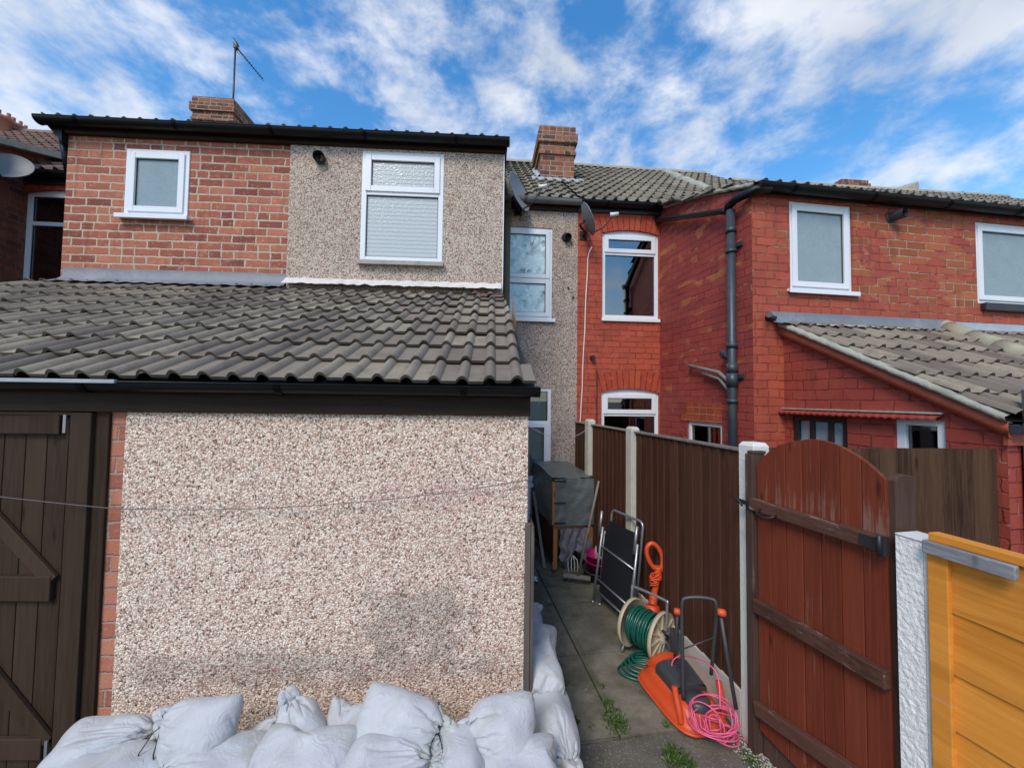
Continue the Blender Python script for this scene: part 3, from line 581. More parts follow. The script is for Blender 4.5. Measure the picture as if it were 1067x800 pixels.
def window(parent, F, u0, u1, z0, z1, n, label=None, transom=None, style='glass', backing=None, frame=0.055, sill=True, sillmat='upvc', arch=0.0, casement=None, room=True, sash=None, handle=False, pane_split=None, sillext=0.04):
    """white plastic window: outer frame, glazing beads, gasket, pane(s), sill"""
    d = 0.06; mb = MB()
    mb.box(F, u0, u0+frame, n-d, n, z0, z1, 0.5); mb.box(F, u1-frame, u1, n-d, n, z0, z1, 0.5)
    mb.box(F, u0+frame, u1-frame, n-d, n-0.0015, z0, z0+frame, 0.5)
    if arch > 0:
        seg = 14; W_ = u1-u0; rr = (W_*W_/4+arch*arch)/(2*arch); cz = z1+arch-rr
        top = [(u1-W_*i/seg, cz+math.sqrt(max(0, rr*rr-((u1-W_*i/seg)-(u0+u1)/2)**2))) for i in range(seg+1)]
        poly = [(u0, z1-frame*0.6), (u1, z1-frame*0.6)]+top
        mb.prism(F, poly, n-d, n-0.0022, 0.5)
    else: mb.box(F, u0+frame, u1-frame, n-d, n-0.0015, z1-frame, z1, 0.5)
    cells = [(z0+frame, z1-frame*(1 if not arch else 0.6))]
    if transom is not None:
        mb.box(F, u0+frame, u1-frame, n-d, n-0.0018, transom-frame*0.45, transom+frame*0.45, 0.5)
        cells = [(z0+frame, transom-frame*0.45), (transom+frame*0.45, cells[0][1])]
    fo = part(mb, 'window', 'upvc', parent, bevel=0.004)
    if label: fo['label'] = label
    for ci, (za, zb) in enumerate(cells):
        uu0, uu1 = u0+frame, u1-frame; nn_ = n-0.02
        if casement and ci in casement:         # opening sash sits proud
            e = 0.045; m2 = MB(); nf = n+0.014
            m2.box(F, uu0-0.012, uu0+e, n-0.03, nf, za-0.012, zb+0.012, 0.5); m2.box(F, uu1-e, uu1+0.012, n-0.03, nf, za-0.012, zb+0.012, 0.5)
            m2.box(F, uu0+e, uu1-e, n-0.03, nf-0.0015, za-0.012, za+e, 0.5); m2.box(F, uu0+e, uu1-e, n-0.03, nf-0.0015, zb-e, zb+0.012, 0.5)
            part(m2, 'sash', 'upvc', fo, bevel=0.004); uu0 += e; uu1 -= e; za += e; zb -= e; nn_ = n-0.008
        gk = MB(); g = 0.007
        for a in ((uu0, uu0+g, za, zb), (uu1-g, uu1, za, zb), (uu0+g, uu1-g, za, za+g), (uu0+g, uu1-g, zb-g, zb)): gk.box(F, a[0], a[1], nn_-0.006, nn_+0.003, a[2], a[3], 0.5)
        part(gk, 'gasket', 'sealant', fo)
        pm = MB(); pm.box(F, uu0, uu1, nn_-0.012, nn_-0.004, za, zb, 0.5)
        st = style if isinstance(style, str) else style[ci]
        part(pm, 'pane', {'glass': 'glass', 'dark': 'glassdark'}.get(st, st), fo)
    if sill:
        sm = MB(); sm.box(F, u0-sillext, u1+sillext, n-0.03, n+0.055, z0-0.028, z0-0.0015, 0.5)
        sm.box(F, u0-sillext, u1+sillext, n+0.045, n+0.057, z0-0.045, z0-0.004, 0.5)
        part(sm, 'sill', sillmat, fo, bevel=0.003)
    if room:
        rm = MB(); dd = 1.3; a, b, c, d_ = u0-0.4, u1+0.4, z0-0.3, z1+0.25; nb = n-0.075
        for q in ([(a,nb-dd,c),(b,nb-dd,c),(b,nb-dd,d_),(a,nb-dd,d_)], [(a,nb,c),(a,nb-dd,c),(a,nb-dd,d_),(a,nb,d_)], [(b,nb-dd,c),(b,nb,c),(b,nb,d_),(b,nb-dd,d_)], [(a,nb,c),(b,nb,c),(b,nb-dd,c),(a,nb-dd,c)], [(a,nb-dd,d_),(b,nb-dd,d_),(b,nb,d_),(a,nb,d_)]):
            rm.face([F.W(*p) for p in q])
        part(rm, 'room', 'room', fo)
    if backing:
        for (mt, a, b, c, d_, nb) in backing:
            cm = MB(); k = int(max(6, abs(b-a)*60))
            cm.grid(lambda i, j: F.W(a+(b-a)*i/k, nb+0.012*math.sin(i*1.7)+0.006*math.sin(i*0.6), (c, d_)[j]), k+1, 2)
            part(cm, 'curtain', mt, fo)
    return fo

def archbrick(parent, F, u0, u1, z1, arch, n, depth_band=0.22, over=0.10, mat='brick_arch'):
    """curved soldier course over a window head"""
    mb = MB(); W_ = u1-u0; rr = (W_*W_/4+arch*arch)/(2*arch); cz = z1+arch-rr; cu = (u0+u1)/2; seg = 16
    a0 = math.asin(min(1, (W_/2)/rr)); sp = a0*1.06
    for i in range(seg):
        t0 = -sp+2*sp*i/seg; t1 = -sp+2*sp*(i+1)/seg
        pts = []
        for t, r_ in ((t0, rr), (t1, rr), (t1, rr+depth_band), (t0, rr+depth_band)): pts.append((cu+r_*math.sin(t), cz+r_*math.cos(t)))
        uvs = [(t0*rr, 0.02), (t1*rr, 0.02), (t1*rr, 0.28), (t0*rr, 0.28)]
        mb.face([F.W(p[0], n, p[1]) for p in pts], uvs)
        mb.face([F.W(pts[1][0], n, pts[1][1]), F.W(pts[0][0], n, pts[0][1]), F.W(pts[0][0], n-0.09, pts[0][1]), F.W(pts[1][0], n-0.09, pts[1][1])], uvs)
        # spandrel between arch curve and square hole head (wall side)
    return part(mb, 'brick_arch', mat, parent)
# ---------------------------------------------------------------- frames of the real walls
O_ = Fr(0.089, 2.04, 3)          # outhouse front wall, u = 0 at its right corner
A_ = Fr(-0.118, 3.91, 3)         # rear wing of the pebble-dashed house, u = 0 at its right corner
M_ = Fr(2.02, 5.23, 4.5)         # main rear wall of the terrace, u = 0 where the red wing starts
S_ = Fr(2.02, 5.23, -78.5)       # side wall of the red wing, u runs towards the viewer
W_ = Fr(2.33, 3.70, 8)           # front wall of the red wing
G_ = Fr(1.33, 2.16, -78.5)       # garden fence line, u runs towards the viewer
def RC(F, x0, y0, x1, y1, n=0.0):
    xm, ym = (x0+x1)/2, (y0+y1)/2
    return F.P(x0, ym, n)[0], F.P(x1, ym, n)[0], F.P(xm, y1, n)[1], F.P(xm, y0, n)[1]
def ray_roof(F, n0, z0, n1, z1, px, py):
    d = ray(px, py); a = F.W(0, n0, z0); b = F.W(1, n0, z0); c = F.W(0, n1, z1); nn = (b-a).cross(c-a)
    t = (a-CAM).dot(nn)/d.dot(nn); p = CAM+d*t; q = p-F.o; return q.dot(F.u), (q.dot(F.n)-n0)/(n1-n0)
# ---------------------------------------------------------------- ground and path
mb = MB(); gp = []
nx = 60
def gpt(i, j):
    x = -300+600*i/nx; y = -300+600*j/nx
    return (x, y, -0.030)
mb.grid(gpt, nx+1, nx+1)
g = mb.build('ground', 'ground'); g['kind'] = 'structure'
# rough concrete apron in front of the slabs
K_ = Fr(0.59, 2.37, -81)
mb = MB()
def apr(i, j):
    u = 0.185+3.2*i/80; n = 0.75-2.1*j/60; p = K_.W(u, n, 0); p.z = -0.006+0.006*noise.noise(p*3.1)+0.003*noise.noise(p*11); return p
mb.grid(apr, 81, 61)
g = mb.build('concrete_apron', 'ground', fix=True); g['kind'] = 'structure'
mb = MB()
for c in range(-1, 2):
    for r in range(6):
        u1 = 0.175-0.69*r; u0 = u1-0.69+0.010; n0 = -0.70+0.70*c; n1 = n0+0.70-0.012
        if c == -1: u0 += 0.0; 
        off = random.uniform(-0.02, 0.02); t = [random.uniform(-0.004, 0.004) for _ in range(4)]; rr = random.random(); k = 8
        def sp(i, j, u0=u0, u1=u1, n0=n0, n1=n1, t=t):
            a, b = i/k, j/k; p = K_.W(u0+(u1-u0)*a, n0+(n1-n0)*b, 0)
            p.z = t[0]*(1-a)*(1-b)+t[1]*a*(1-b)+t[2]*(1-a)*b+t[3]*a*b+0.0015*noise.noise(p*9); return p
        mb.grid(sp, k+1, k+1, rnd=rr)
        for (a, b) in (((u0, n0), (u1, n0)), ((u1, n0), (u1, n1)), ((u1, n1), (u0, n1)), ((u0, n1), (u0, n0))):
            mb.face([K_.W(a[0], a[1], 0.0), K_.W(b[0], b[1], 0.0), K_.W(b[0], b[1], -0.03), K_.W(a[0], a[1], -0.03)], rnd=rr)
g = mb.build('path', 'slab', fix=False); g['kind'] = 'structure'

# ================================================================ outhouse
oh = thing('outhouse', 'low outhouse with cream pebble-dashed wall, brown door and grey tiled lean-to roof', 'outhouse', O_.W(-1.5, 0, 0))
fz0 = O_.P(300, 431, 0.02)[1]; fz1 = fz0+0.125
uPL = O_.P(124, 580)[0]; uBL = O_.P(97, 580)[0]; uD1 = O_.P(67, 600)[0]; uDP = O_.P(101.5, 600)[0]
mb = MB(); wallholes(mb, O_, uPL, 0.0, -0.03, fz0+0.02, [], 0.0, uvo=2.2)
mb.face([O_.W(0, 0, -0.03), O_.W(0, -1.87, -0.03), O_.W(0, -1.87, 2.93), O_.W(0, 0, fz0+0.02)], [(2.2, 0), (4.1, 0), (4.1, 2.93), (2.2, fz0)])
mb.face([O_.W(uPL, 0, 0), O_.W(uPL, 0, fz0), O_.W(uPL, -0.022, fz0), O_.W(uPL, -0.022, 0)], [(0, 0), (0, 1.8), (.02, 1.8), (.02, 0)])
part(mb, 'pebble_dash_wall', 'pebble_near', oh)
mb = MB(); wallholes(mb, O_, uBL-0.04, uPL+0.01, -0.03, fz0+0.02, [], -0.02)
mb.face([O_.W(uBL-0.04, -0.02, 0), O_.W(uBL-0.04, -0.02, fz0), O_.W(uBL-0.04, -0.25, fz0), O_.W(uBL-0.04, -0.25, 0)], [(0, 0), (0, 1.8), (.2, 1.8), (.2, 0)])
mb.box(O_, -5.2, -3.05, -0.3, -0.02, -0.03, fz0)
part(mb, 'brick_pier', 'brick_pier', oh)
mb = MB(); mb.box(O_, -5.2, 0.008, -0.02, 0.022, fz0, fz1, 0.3); part(mb, 'fascia', 'fascia', oh, bevel=0.003)
# side corner board
mb = MB(); ct = O_.P(548, 543, 0.0)[1]
mb.box(O_, -0.012, 0.016, 0.004, 0.034, 0.0, 1.215, 0.6); mb.box(O_, 0.018, 0.036, -0.11, 0.030, 0.0, 1.20, 0.3)
o = part(mb, 'corner_board', 'cornerboard', oh, bevel=0.003)
gz = fz1+0.022
part(gutter(O_, -5.2, 0.045, 0.024, gz, 0.05, endcaps=(True, True)), 'gutter', 'blackplastic', oh)
mb = MB(); mb.box(O_, -3.4, O_.P(120, 397, 0.13)[0], 0.118, 0.136, gz-0.008, gz+0.010); part(mb, 'pale_gutter_strip', 'leadpale', oh, bevel=0.002)  # pale strip along the left end of the gutter front
rn0, rn1 = 0.105, -1.855
rz0 = gz+0.006; rz1 = A_.P(300, 298)[1]-0.045
eR = 0.045; tR = ray_roof(O_, rn0, rz0, rn1, rz1, 523, 306)[0]
hu, ht = ray_roof(O_, rn0, rz0, rn1, rz1, 66, 288); h2u, h2t = ray_roof(O_, rn0, rz0, rn1, rz1, 0, 299)
sl = (h2u-hu)/(h2t-1.0)
def uf(t): return (max(-5.1, hu+sl*(t-1.0)) if t > h2t-0.4 else -5.1, eR+(tR-eR)*t)
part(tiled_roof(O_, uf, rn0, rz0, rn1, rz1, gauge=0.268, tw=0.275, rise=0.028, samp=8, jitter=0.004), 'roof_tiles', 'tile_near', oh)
mb = MB(); mb.face([O_.W(-5.1, rn0-0.02, rz0-0.012), O_.W(0.03, rn0-0.02, rz0-0.012), O_.W(tR-0.02, rn1, rz1-0.012), O_.W(hu, rn1, rz1-0.012), O_.W(hu+sl*(h2t-1), rn0+(rn1-rn0)*h2t, rz0+(rz1-rz0)*h2t-0.012)]); part(mb, 'roof_felt', 'blackcord', oh)
# reddish odd tiles at the top right corner
mb = tiled_roof(O_, lambda t: (tR-0.30, tR+0.012), rn1+0.22, rz1-(rz1-rz0)*0.22/1.96+0.012, rn1+0.01, rz1+0.012, gauge=0.27, samp=8); part(mb, 'roof_tiles', 'tile_red', oh)['label'] = 'dark red odd tiles at the top corner of the roof'
mb = MB(); fl0 = A_.P(66, 280)[0]; fl1 = A_.P(299, 290)[0]
def flz(x, y): return A_.P(x, y)[1]
zl = flz(180, 282)
k = 60
def flash(i, j, zt=zl, w0=fl0, w1=fl1):
    u = w0+(w1-w0)*i/k; q = [(0.006, zt), (0.010, zt-0.085), (0.055, zt-0.125), (0.14, zt-0.165)][j]
    return A_.W(u, q[0], q[1]+(0.005*math.sin(u*42)*(j/3) if j > 1 else 0))
mb.grid(flash, k+1, 4); part(mb, 'lead_flashing', 'lead', oh)
mb = MB(); f0 = A_.P(299, 290)[0]; f1 = -0.005; z2 = flz(400, 292)
def mort(i, j):
    u = f0+(f1-f0)*i/80; q = [(0.004, 0.005), (0.040, -0.02), (0.075, -0.055), (0.115, -0.085)][j]
    return A_.W(u, q[0]+0.010*noise.noise(Vector((u*9, j, 1))), z2+q[1]+0.016*noise.noise(Vector((u*13, j*2.0, 5)))+0.006*noise.noise(Vector((u*41, j, 5))))
mb.grid(mort, 81, 4); part(mb, 'mortar_fillet', 'mortar', oh)
# door frame and door
mb = MB(); mb.box(O_, uD1, uD1+0.10, -0.06, 0.015, 0, fz0-0.005, 0.5); mb.box(O_, uD1+0.10, uDP+0.012, -0.12, -0.005, 0, fz0-0.005, 0.1)
mb.box(O_, -3.3, uD1, -0.06, 0.012, fz0-0.02, fz0-0.002, 0.4)
part(mb, 'door_frame', 'brownwood', oh, bevel=0.004)
D_ = O_.sh(uD1-0.028, -0.012, -2.0)
mb = MB(); bw = 0.105
for i in range(10): mb.box(D_, -(i+1)*bw+0.003, -i*bw-0.001, -0.022, 0.0, 0.045, fz0-0.028)
door = part(mb, 'door', 'brownwood', oh, bevel=0.003)
mb = MB()
def dz(y): return D_.P(30, y, 0.02)[1]
for (ya, yb) in ((430, 452), (600, 626), (769, 791)): mb.box(D_, -1.05, -0.022, 0.001, 0.026, dz(yb), dz(ya))
mb2 = [((D_.P(0, 545, .01)), (D_.P(55, 605, .01))), ((D_.P(0, 710, .01)), (D_.P(50, 772, .01)))]
for a, b in mb2:
    du, dz_ = b[0]-a[0], b[1]-a[1]; mb.bar(D_.W(b[0], 0.012, b[1]), D_.W(b[0]-du*3.2, 0.012, b[1]-dz_*3.2), 0.07, 0.020, upv=D_.n)
part(mb, 'ledge', 'brownwood', door, bevel=0.004)
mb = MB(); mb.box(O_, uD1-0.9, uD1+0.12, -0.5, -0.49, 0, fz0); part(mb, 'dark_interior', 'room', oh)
mb = MB()
for zz_ in (dz(441), dz(781)): mb = MB(); mb.box(D_, -0.004, 0.010, 0.020, 0.027, zz_-0.045, zz_+0.045); part(mb, 'hinge', 'metal', door)

# ================================================================ pebble-dashed terraced house
lh = thing('terraced_house', 'terraced house with orange brick and cream pebble-dashed rear wing above the outhouse', 'house', A_.W(-2, 0, 0))
aL = A_.P(67, 220)[0]; aM = A_.P(301.5, 220)[0]; az = A_.P(300, 152)[1]
w1 = RC(A_, 131.5, 157, 197.5, 226); w2 = RC(A_, 377, 160.5, 462, 274)
mb = MB(); wallholes(mb, A_, aL, aM, 0.0, az+0.02, [(w1[0], w1[1], w1[2], w1[3])])
mb.face([A_.W(aL, 0, 0), A_.W(aL, 0, az), A_.W(aL, -0.82, az), A_.W(aL, -0.82, 0)], [(aL, 0), (aL, az), (aL-.8, az), (aL-.8, 0)])
part(mb, 'brick_wall', 'brick_orange', lh)
mb = MB(); wallholes(mb, A_, aM, 0.0, 0.0, az+0.02, [w2], 0.018, uvo=7)
mb.face([A_.W(aM, 0, 2), A_.W(aM, 0.018, 2), A_.W(aM, 0.018, az), A_.W(aM, 0, az)]); mb.face([A_.W(0, 0.018, 0), A_.W(-0.02, -1.18, 0), A_.W(-0.02, -1.18, az), A_.W(0, 0.018, az)], [(7, 0), (8.2, 0), (8.2, az), (7, az)])
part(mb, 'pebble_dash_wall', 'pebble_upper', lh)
mb = MB(); mb.box(A_, 0.001, 0.010, -0.02, 0.024, 2.85, az); part(mb, 'corner_bead', 'upvc', lh)
window(lh, A_, *w1, 0.012, style='frost_blue', casement=(0,), sill=True, room=False, frame=0.05)
window(lh, A_, *w2, 0.022, style=['frost_blind', 'frost_blind'], transom=A_.P(420, 203)[1], casement=(1,), sill=True, room=False, sillmat='stone', sillext=0.02, frame=0.05)
# eaves
mb = MB(); eL = aL-0.02
mb.box(A_, aL, 0.012, -0.02, 0.045, az, az+0.088, 0.5); part(mb, 'fascia', 'fascia', lh, bevel=0.003)
mb = MB(); mb.prism(A_.sh(0, 0), [(aL-0.17, az+0.088), (aL, az+0.088), (aL, az-0.10)], -0.3, 0.06); part(mb, 'eaves_end', 'blackplastic', lh)
mb = MB(); mb.tube([A_.W(aL-0.075, -0.02, az-0.02), A_.W(aL-0.075, -0.1, az-0.35)], 0.034); part(mb, 'downpipe', 'blackplastic', lh)
part(gutter(A_, aL-0.16, 0.055, 0.048, az+0.088, 0.058), 'gutter', 'blackplastic', lh)
part(tiled_roof(A_, lambda t: (aL-0.15, 0.05), 0.10, az+0.088, -2.4, az+0.72, gauge=0.30, samp=7), 'roof_tiles', 'tile_black', lh)
mb = MB(); mb.box(A_, 0.012, 0.030, -1.3, 0.05, az-0.02, az+0.088); part(mb, 'barge_board', 'fascia', lh)
def vent(parent, F, px, py, r, ln, mat, down=0.25):
    u, z = F.P(px, py, 0.02); mb = MB(); a = F.W(u, -0.02, z); b = F.W(u+0.02, ln, z-ln*down)
    mb.tube([a, b], r, 20, caps=False); mb.tube([b, a], r-0.006, 20, caps=False); mb.tube([a, F.W(u+0.003, 0.012, z)], r*1.25, 20)
    mb.tube([F.W(u, 0.02, z), F.W(u+0.001, 0.022, z)], r*0.9, 20)
    return part(mb, 'vent_pipe', mat, parent)
vent(lh, A_, 333, 165, 0.055, 0.09, 'darkmetal')
# main wall, pebble part
uQ = M_.P(601.5, 330)[0]; uNb = -6.35; mz = M_.P(560, 218, 0)[1]-0.02
wA = RC(M_, 531, 237, 575.5, 332); wA = (wA[1]-0.86, wA[1], wA[2], wA[3]); wB = RC(M_, 540, 404, 574, 503); wB = (wB[1]-0.86, wB[1], wB[2], wB[3])
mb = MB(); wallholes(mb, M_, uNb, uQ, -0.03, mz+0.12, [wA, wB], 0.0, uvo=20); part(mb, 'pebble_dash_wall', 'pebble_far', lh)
window(lh, M_, *wA, -0.012, style='floral', transom=M_.P(553, 290)[1], casement=(0, 1), room=False, frame=0.045)
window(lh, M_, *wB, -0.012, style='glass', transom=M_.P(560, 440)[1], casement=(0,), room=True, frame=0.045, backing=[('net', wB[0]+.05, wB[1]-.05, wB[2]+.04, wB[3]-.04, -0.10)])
gz2 = mz+0.115
part(gutter(M_, -2.25, uQ+0.02, 0.03, gz2, 0.06), 'gutter', 'greyplastic', lh)
mb = MB(); mb.box(M_, -6.2, uQ, 0.0, 0.026, mz+0.0, gz2-0.01); part(mb, 'fascia', 'fascia', lh)
mb = MB(); pu, pz = M_.P(528.3, 250, 0.06)
mb.tube([M_.W(pu, 0.06, 0.1), M_.W(pu, 0.06, M_.P(527, 188, 0.06)[1])], 0.047, 14)
for q in (2.9, 4.3): mb.tube([M_.W(pu, 0.06, q), M_.W(pu, 0.06, q+0.07)], 0.058, 14)
part(mb, 'downpipe', 'oldpipe', lh)
vent(lh, M_, 590, 247, 0.05, 0.07, 'darkmetal')
mb = MB(); 
for (x, y) in ((597, 310), (592, 300)): u, z = M_.P(x, y); mb.tube([M_.W(u, 0, z), M_.W(u, 0.02, z)], 0.014)
part(mb, 'wall_plug', 'darkmetal', lh)
mb = MB(); u, z = M_.P(552, 500, 0.05); mb.tube([M_.W(u-0.02, 0.05, z-0.03), M_.W(u-0.02, 0.05, 0.12), M_.W(u-0.02, 0.12, 0.06)], 0.035, 12); part(mb, 'waste_pipe', 'whiteplastic', lh)
# main roof
RT = dict(gauge=0.30, tw=0.30, samp=5, rise=0.034)
mr0, mzr0, mr1 = 0.10, gz2+0.0, -3.25
mzr1 = M_.P(600, 174, mr1)[1]
part(tiled_roof(M_, lambda t: (uNb, uQ), mr0, mzr0, mr1, mzr1, **RT), 'roof_tiles', 'tile_far', lh)
def ridge(F, u0, u1, n, z, parent, mat='ridge', r=0.10):
    mb = MB(); k = int((u1-u0)/0.44)+1
    for i in range(k):
        a = u0+i*0.44; b = min(u1, a+0.437); dz_ = random.uniform(-0.006, 0.006)
        mb.grid(lambda p, q: F.W((a, b)[q], n+r*1.15*math.cos(math.pi*p/10), z+dz_-0.03+r*math.sin(math.pi*p/10)), 11, 2)
        mb.face([F.W(b, n+r*1.15*math.cos(math.pi*p/10), z+dz_-0.03+r*math.sin(math.pi*p/10)) for p in range(11)])
    return part(mb, 'ridge_tiles', mat, parent)
ridge(M_, uNb, uQ, mr1, mzr1, lh)
mb = MB(); mb.face([M_.W(uNb, mr1, mzr1-0.02), M_.W(uQ, mr1, mzr1-0.02), M_.W(uQ, mr1*2, mzr0), M_.W(uNb, mr1*2, mzr0)]); mb.face([M_.W(uNb, mr0, mzr0-0.012), M_.W(uQ, mr0, mzr0-0.012), M_.W(uQ, mr1, mzr1-0.03), M_.W(uNb, mr1, mzr1-0.03)]); part(mb, 'roof_slope', 'tile_black', lh)
def chimney(parent, F, x0, x1, yt, yb, n, dn, courses, flash=True, slant=0.0):
    u0 = F.P(x0, (yt+yb)/2, n)[0]; u1 = F.P(x1, (yt+yb)/2, n)[0]; zt = F.P((x0+x1)/2, yt, n)[1]; zb = F.P((x0+x1)/2, yb, n)[1]
    H_ = zt-zb; mb = MB()
    mb.box(F, u0+0.03, u1-0.03, n-dn, n-0.03, zb-1.2, zt-0.32*H_-0.0, 0.5)
    mb.box(F, u0, u1, n-dn-0.03, n, zt-H_*0.50, zt-H_*0.44, 0.5)
    mb.box(F, u0+0.02, u1-0.02, n-dn-0.01, n-0.02, zt-H_*0.44, zt-H_*0.30, 0.5)
    mb.box(F, u0-0.02, u1+0.02, n-dn-0.05, n+0.02, zt-H_*0.30, zt-H_*0.14, 0.5)
    mb.box(F, u0+0.01, u1-0.01, n-dn-0.02, n-0.01, zt-H_*0.14, zt, 0.5)
    o = part(mb, 'chimney', 'brick_chimney', parent)
    m2 = MB(); m2.box(F, u0+0.06, u1-0.06, n-dn+0.04, n-0.06, zt, zt+0.03); part(m2, 'mortar_cap', 'verge', o, bevel=0.01)
    if flash:
        m2 = MB()
        def ff(i, j): u = u0-0.12+(u1-u0+0.24)*i/20; return F.W(u, n+(0.0, 0.10)[j]+0.006*math.sin(i*1.7), (zb+0.08, zb-0.03)[j]+0.006*math.sin(i*2.1))
        m2.grid(ff, 21, 2)
        for e in (-1, 1):
            ue = u0+0.03-0.004 if e < 0 else u1-0.03+0.004
            m2.face([F.W(ue, n-0.02, zb+0.14), F.W(ue+e*0.10, n+0.02, zb+0.02), F.W(ue+e*0.10, n-dn, zb+0.55), F.W(ue, n-dn, zb+0.68)])
        part(m2, 'lead_flashing', 'leadpale', o)
    return o, (u0, u1, zt)
cn_ = mr0+(mr1-mr0)*ray_roof(M_, mr0, mzr0, mr1, mzr1, 581, 189)[1]
chimney(lh, M_, 561.5, 600.5, 131, 190, cn_, 0.70, 7)
ch2, (cu0, cu1, czt) = chimney(lh, M_, 198, 243, 101, 150, -3.0, 0.75, 7, flash=False)
ch2['label'] = 'wide low brick chimney stack with the aerial behind it'
mast_o = M_

# ================================================================ red painted house
rh = thing('terraced_house', 'red painted brick terraced house with a projecting two-storey wing on the right', 'house', W_.W(1, 0, 0))
rw1 = RC(M_, 627.5, 240, 686.5, 332); rw2 = RC(M_, 626.5, 405, 687, 490)
ar = 0.055
holes = [(rw1[0], rw1[1], rw1[2], rw1[3]), (rw2[0], rw2[1], rw2[2], rw2[3])]
mb = MB(); wallholes(mb, M_, uQ, 0.0, -0.03, mz+0.12, holes, 0.0, uvo=30); part(mb, 'brick_wall', 'brick_red_far', rh)
for q, tr, nm in ((rw1, 264, 'glass'), (rw2, 432, 'glass')):
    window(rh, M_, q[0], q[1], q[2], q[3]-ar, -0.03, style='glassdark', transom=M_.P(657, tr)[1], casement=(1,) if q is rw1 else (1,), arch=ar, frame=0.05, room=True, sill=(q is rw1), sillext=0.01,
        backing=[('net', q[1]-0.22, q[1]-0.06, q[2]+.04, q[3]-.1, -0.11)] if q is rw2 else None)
    archbrick(rh, M_, q[0], q[1], q[3]-ar, ar, 0.004, 0.235 if q is rw1 else 0.25)
mb = MB(); mb.box(M_, uQ, 0.0, 0.0, 0.030, mz+0.01, gz2-0.01); part(mb, 'fascia', 'darkmetal', rh)
part(gutter(M_, uQ+0.02, -0.01, 0.031, gz2, 0.06), 'gutter', 'blackplastic', rh)
uEnd = 9.0
uS = M_.P(772, 195, -2.0)[0]; f_ = 0.74; nr1 = mr0+(mr1-mr0)*f_; zr1_ = mzr0+(mzr1-mzr0)*f_
part(tiled_roof(M_, lambda t: (uQ, uS), mr0, mzr0, mr1, mzr1, **RT), 'roof_tiles', 'tile_far', rh)
part(tiled_roof(M_, lambda t: (uS, uEnd), mr0, mzr0, nr1, zr1_, **RT), 'roof_tiles', 'tile_far', rh)
ridge(M_, uQ, uS, mr1, mzr1, rh); ridge(M_, uS, uEnd, nr1, zr1_, rh)
mb = MB()
for (ua_, ub_, n_, z_) in ((uQ, uS, mr1, mzr1), (uS, uEnd, nr1, zr1_)):
    mb.face([M_.W(ua_, n_, z_-0.02), M_.W(ub_, n_, z_-0.02), M_.W(ub_, mr1*2, mzr0), M_.W(ua_, mr1*2, mzr0)]); mb.face([M_.W(ua_, mr0, mzr0-0.012), M_.W(ub_, mr0, mzr0-0.012), M_.W(ub_, n_, z_-0.03), M_.W(ua_, n_, z_-0.03)])
mb.face([M_.W(uS, nr1, zr1_-.02), M_.W(uS, mr1, mzr1-.02), M_.W(uS, mr1*2, mzr0)]); part(mb, 'roof_slope', 'tile_black', rh)
# pale mortared strip running down the slope
a = ray_roof(M_, mr0, mzr0, mr1, mzr1, 692, 181); b = ray_roof(M_, mr0, mzr0, mr1, mzr1, 738, 201)
mb = MB(); pts = []
for i in range(13):
    q = i/12; u = a[0]+(b[0]-a[0])*q; t = a[1]+(b[1]-a[1])*q; pts.append(M_.W(u, mr0+(mr1-mr0)*t, mzr0+(mzr1-mzr0)*t+0.03+0.01*math.sin(i*2)))
mb.tube(pts, 0.085, 8); part(mb, 'roof_verge', 'verge', rh)
# wing: side wall
Ls = 1.561; wz = W_.P(800, 203, 0)[1]; sz = mz+0.02
sw = RC(S_, 716, 435, 757, 464); swl = (sw[0], Ls-0.42, S_.P(735, 467)[1]-0.0, S_.P(735, 440)[1])
mb = MB(); wallholes(mb, S_, 0, Ls, -0.03, wz, [swl], 0.0, uvo=50)
mb.face([S_.W(0, 0, wz), S_.W(Ls, 0, wz), S_.W(Ls, 0, wz+0.04), S_.W(Ls/2, 0, (wz+sz+0.14)/2+0.03), S_.W(0, 0, sz+0.10)], [(50, wz), (50+Ls, wz), (50+Ls, wz+.04), (50+Ls/2, (wz+sz+0.14)/2+0.03), (50, sz+.1)]); part(mb, 'brick_wall', 'brick_red_side', rh)
window(rh, S_, *swl, -0.02, style='dark', frame=0.045, room=True, sill=False, backing=[('net', swl[0]+.05, swl[0]+.22, swl[2]+.03, swl[3]-.03, -0.10)])
mb = MB(); a = S_.P(709, 436); b = S_.P(757, 420)
poly_u0, poly_u1 = swl[0]-0.10, Ls-0.42; zt_ = swl[3]
mb.box(S_, swl[0]+0.0, poly_u1, 0.0, 0.007, zt_+0.075, zt_+0.225); mb.box(S_, poly_u0, poly_u1, 0.0, 0.006, zt_+0.002, zt_+0.075); part(mb, 'brick_lintel', 'brick_lintel', rh)
# wing: front wall
fw1 = RC(W_, 823, 212, 888, 303); fw2 = RC(W_, 1017.5, 233, 1067, 317); fw2 = (fw2[0], fw2[0]+0.93, fw2[2], fw2[3])
mb = MB(); wallholes(mb, W_, 0, 6.5, -0.03, wz+0.02, [fw1, fw2], 0.0); part(mb, 'brick_wall', 'brick_red_front', rh)
window(rh, W_, *fw1, -0.015, style='frost', frame=0.045, casement=(0,), room=False)
window(rh, W_, *fw2, -0.015, style='frost_blue', frame=0.05, casement=(0,), room=False, sill=False)
mb = MB(); mb.box(W_, fw2[0]+0.03, fw2[1], -0.02, 0.05, fw2[2]-0.085, fw2[2]-0.002); part(mb, 'sill', 'darkmetal', rh, bevel=0.006)
vent(rh, W_, 930, 226, 0.048, 0.12, 'ironpipe', 0.0)
mb = MB(); mb.box(W_, 0, 6.5, 0.0, 0.026, wz, wz+0.04); part(mb, 'fascia', 'darkmetal', rh)
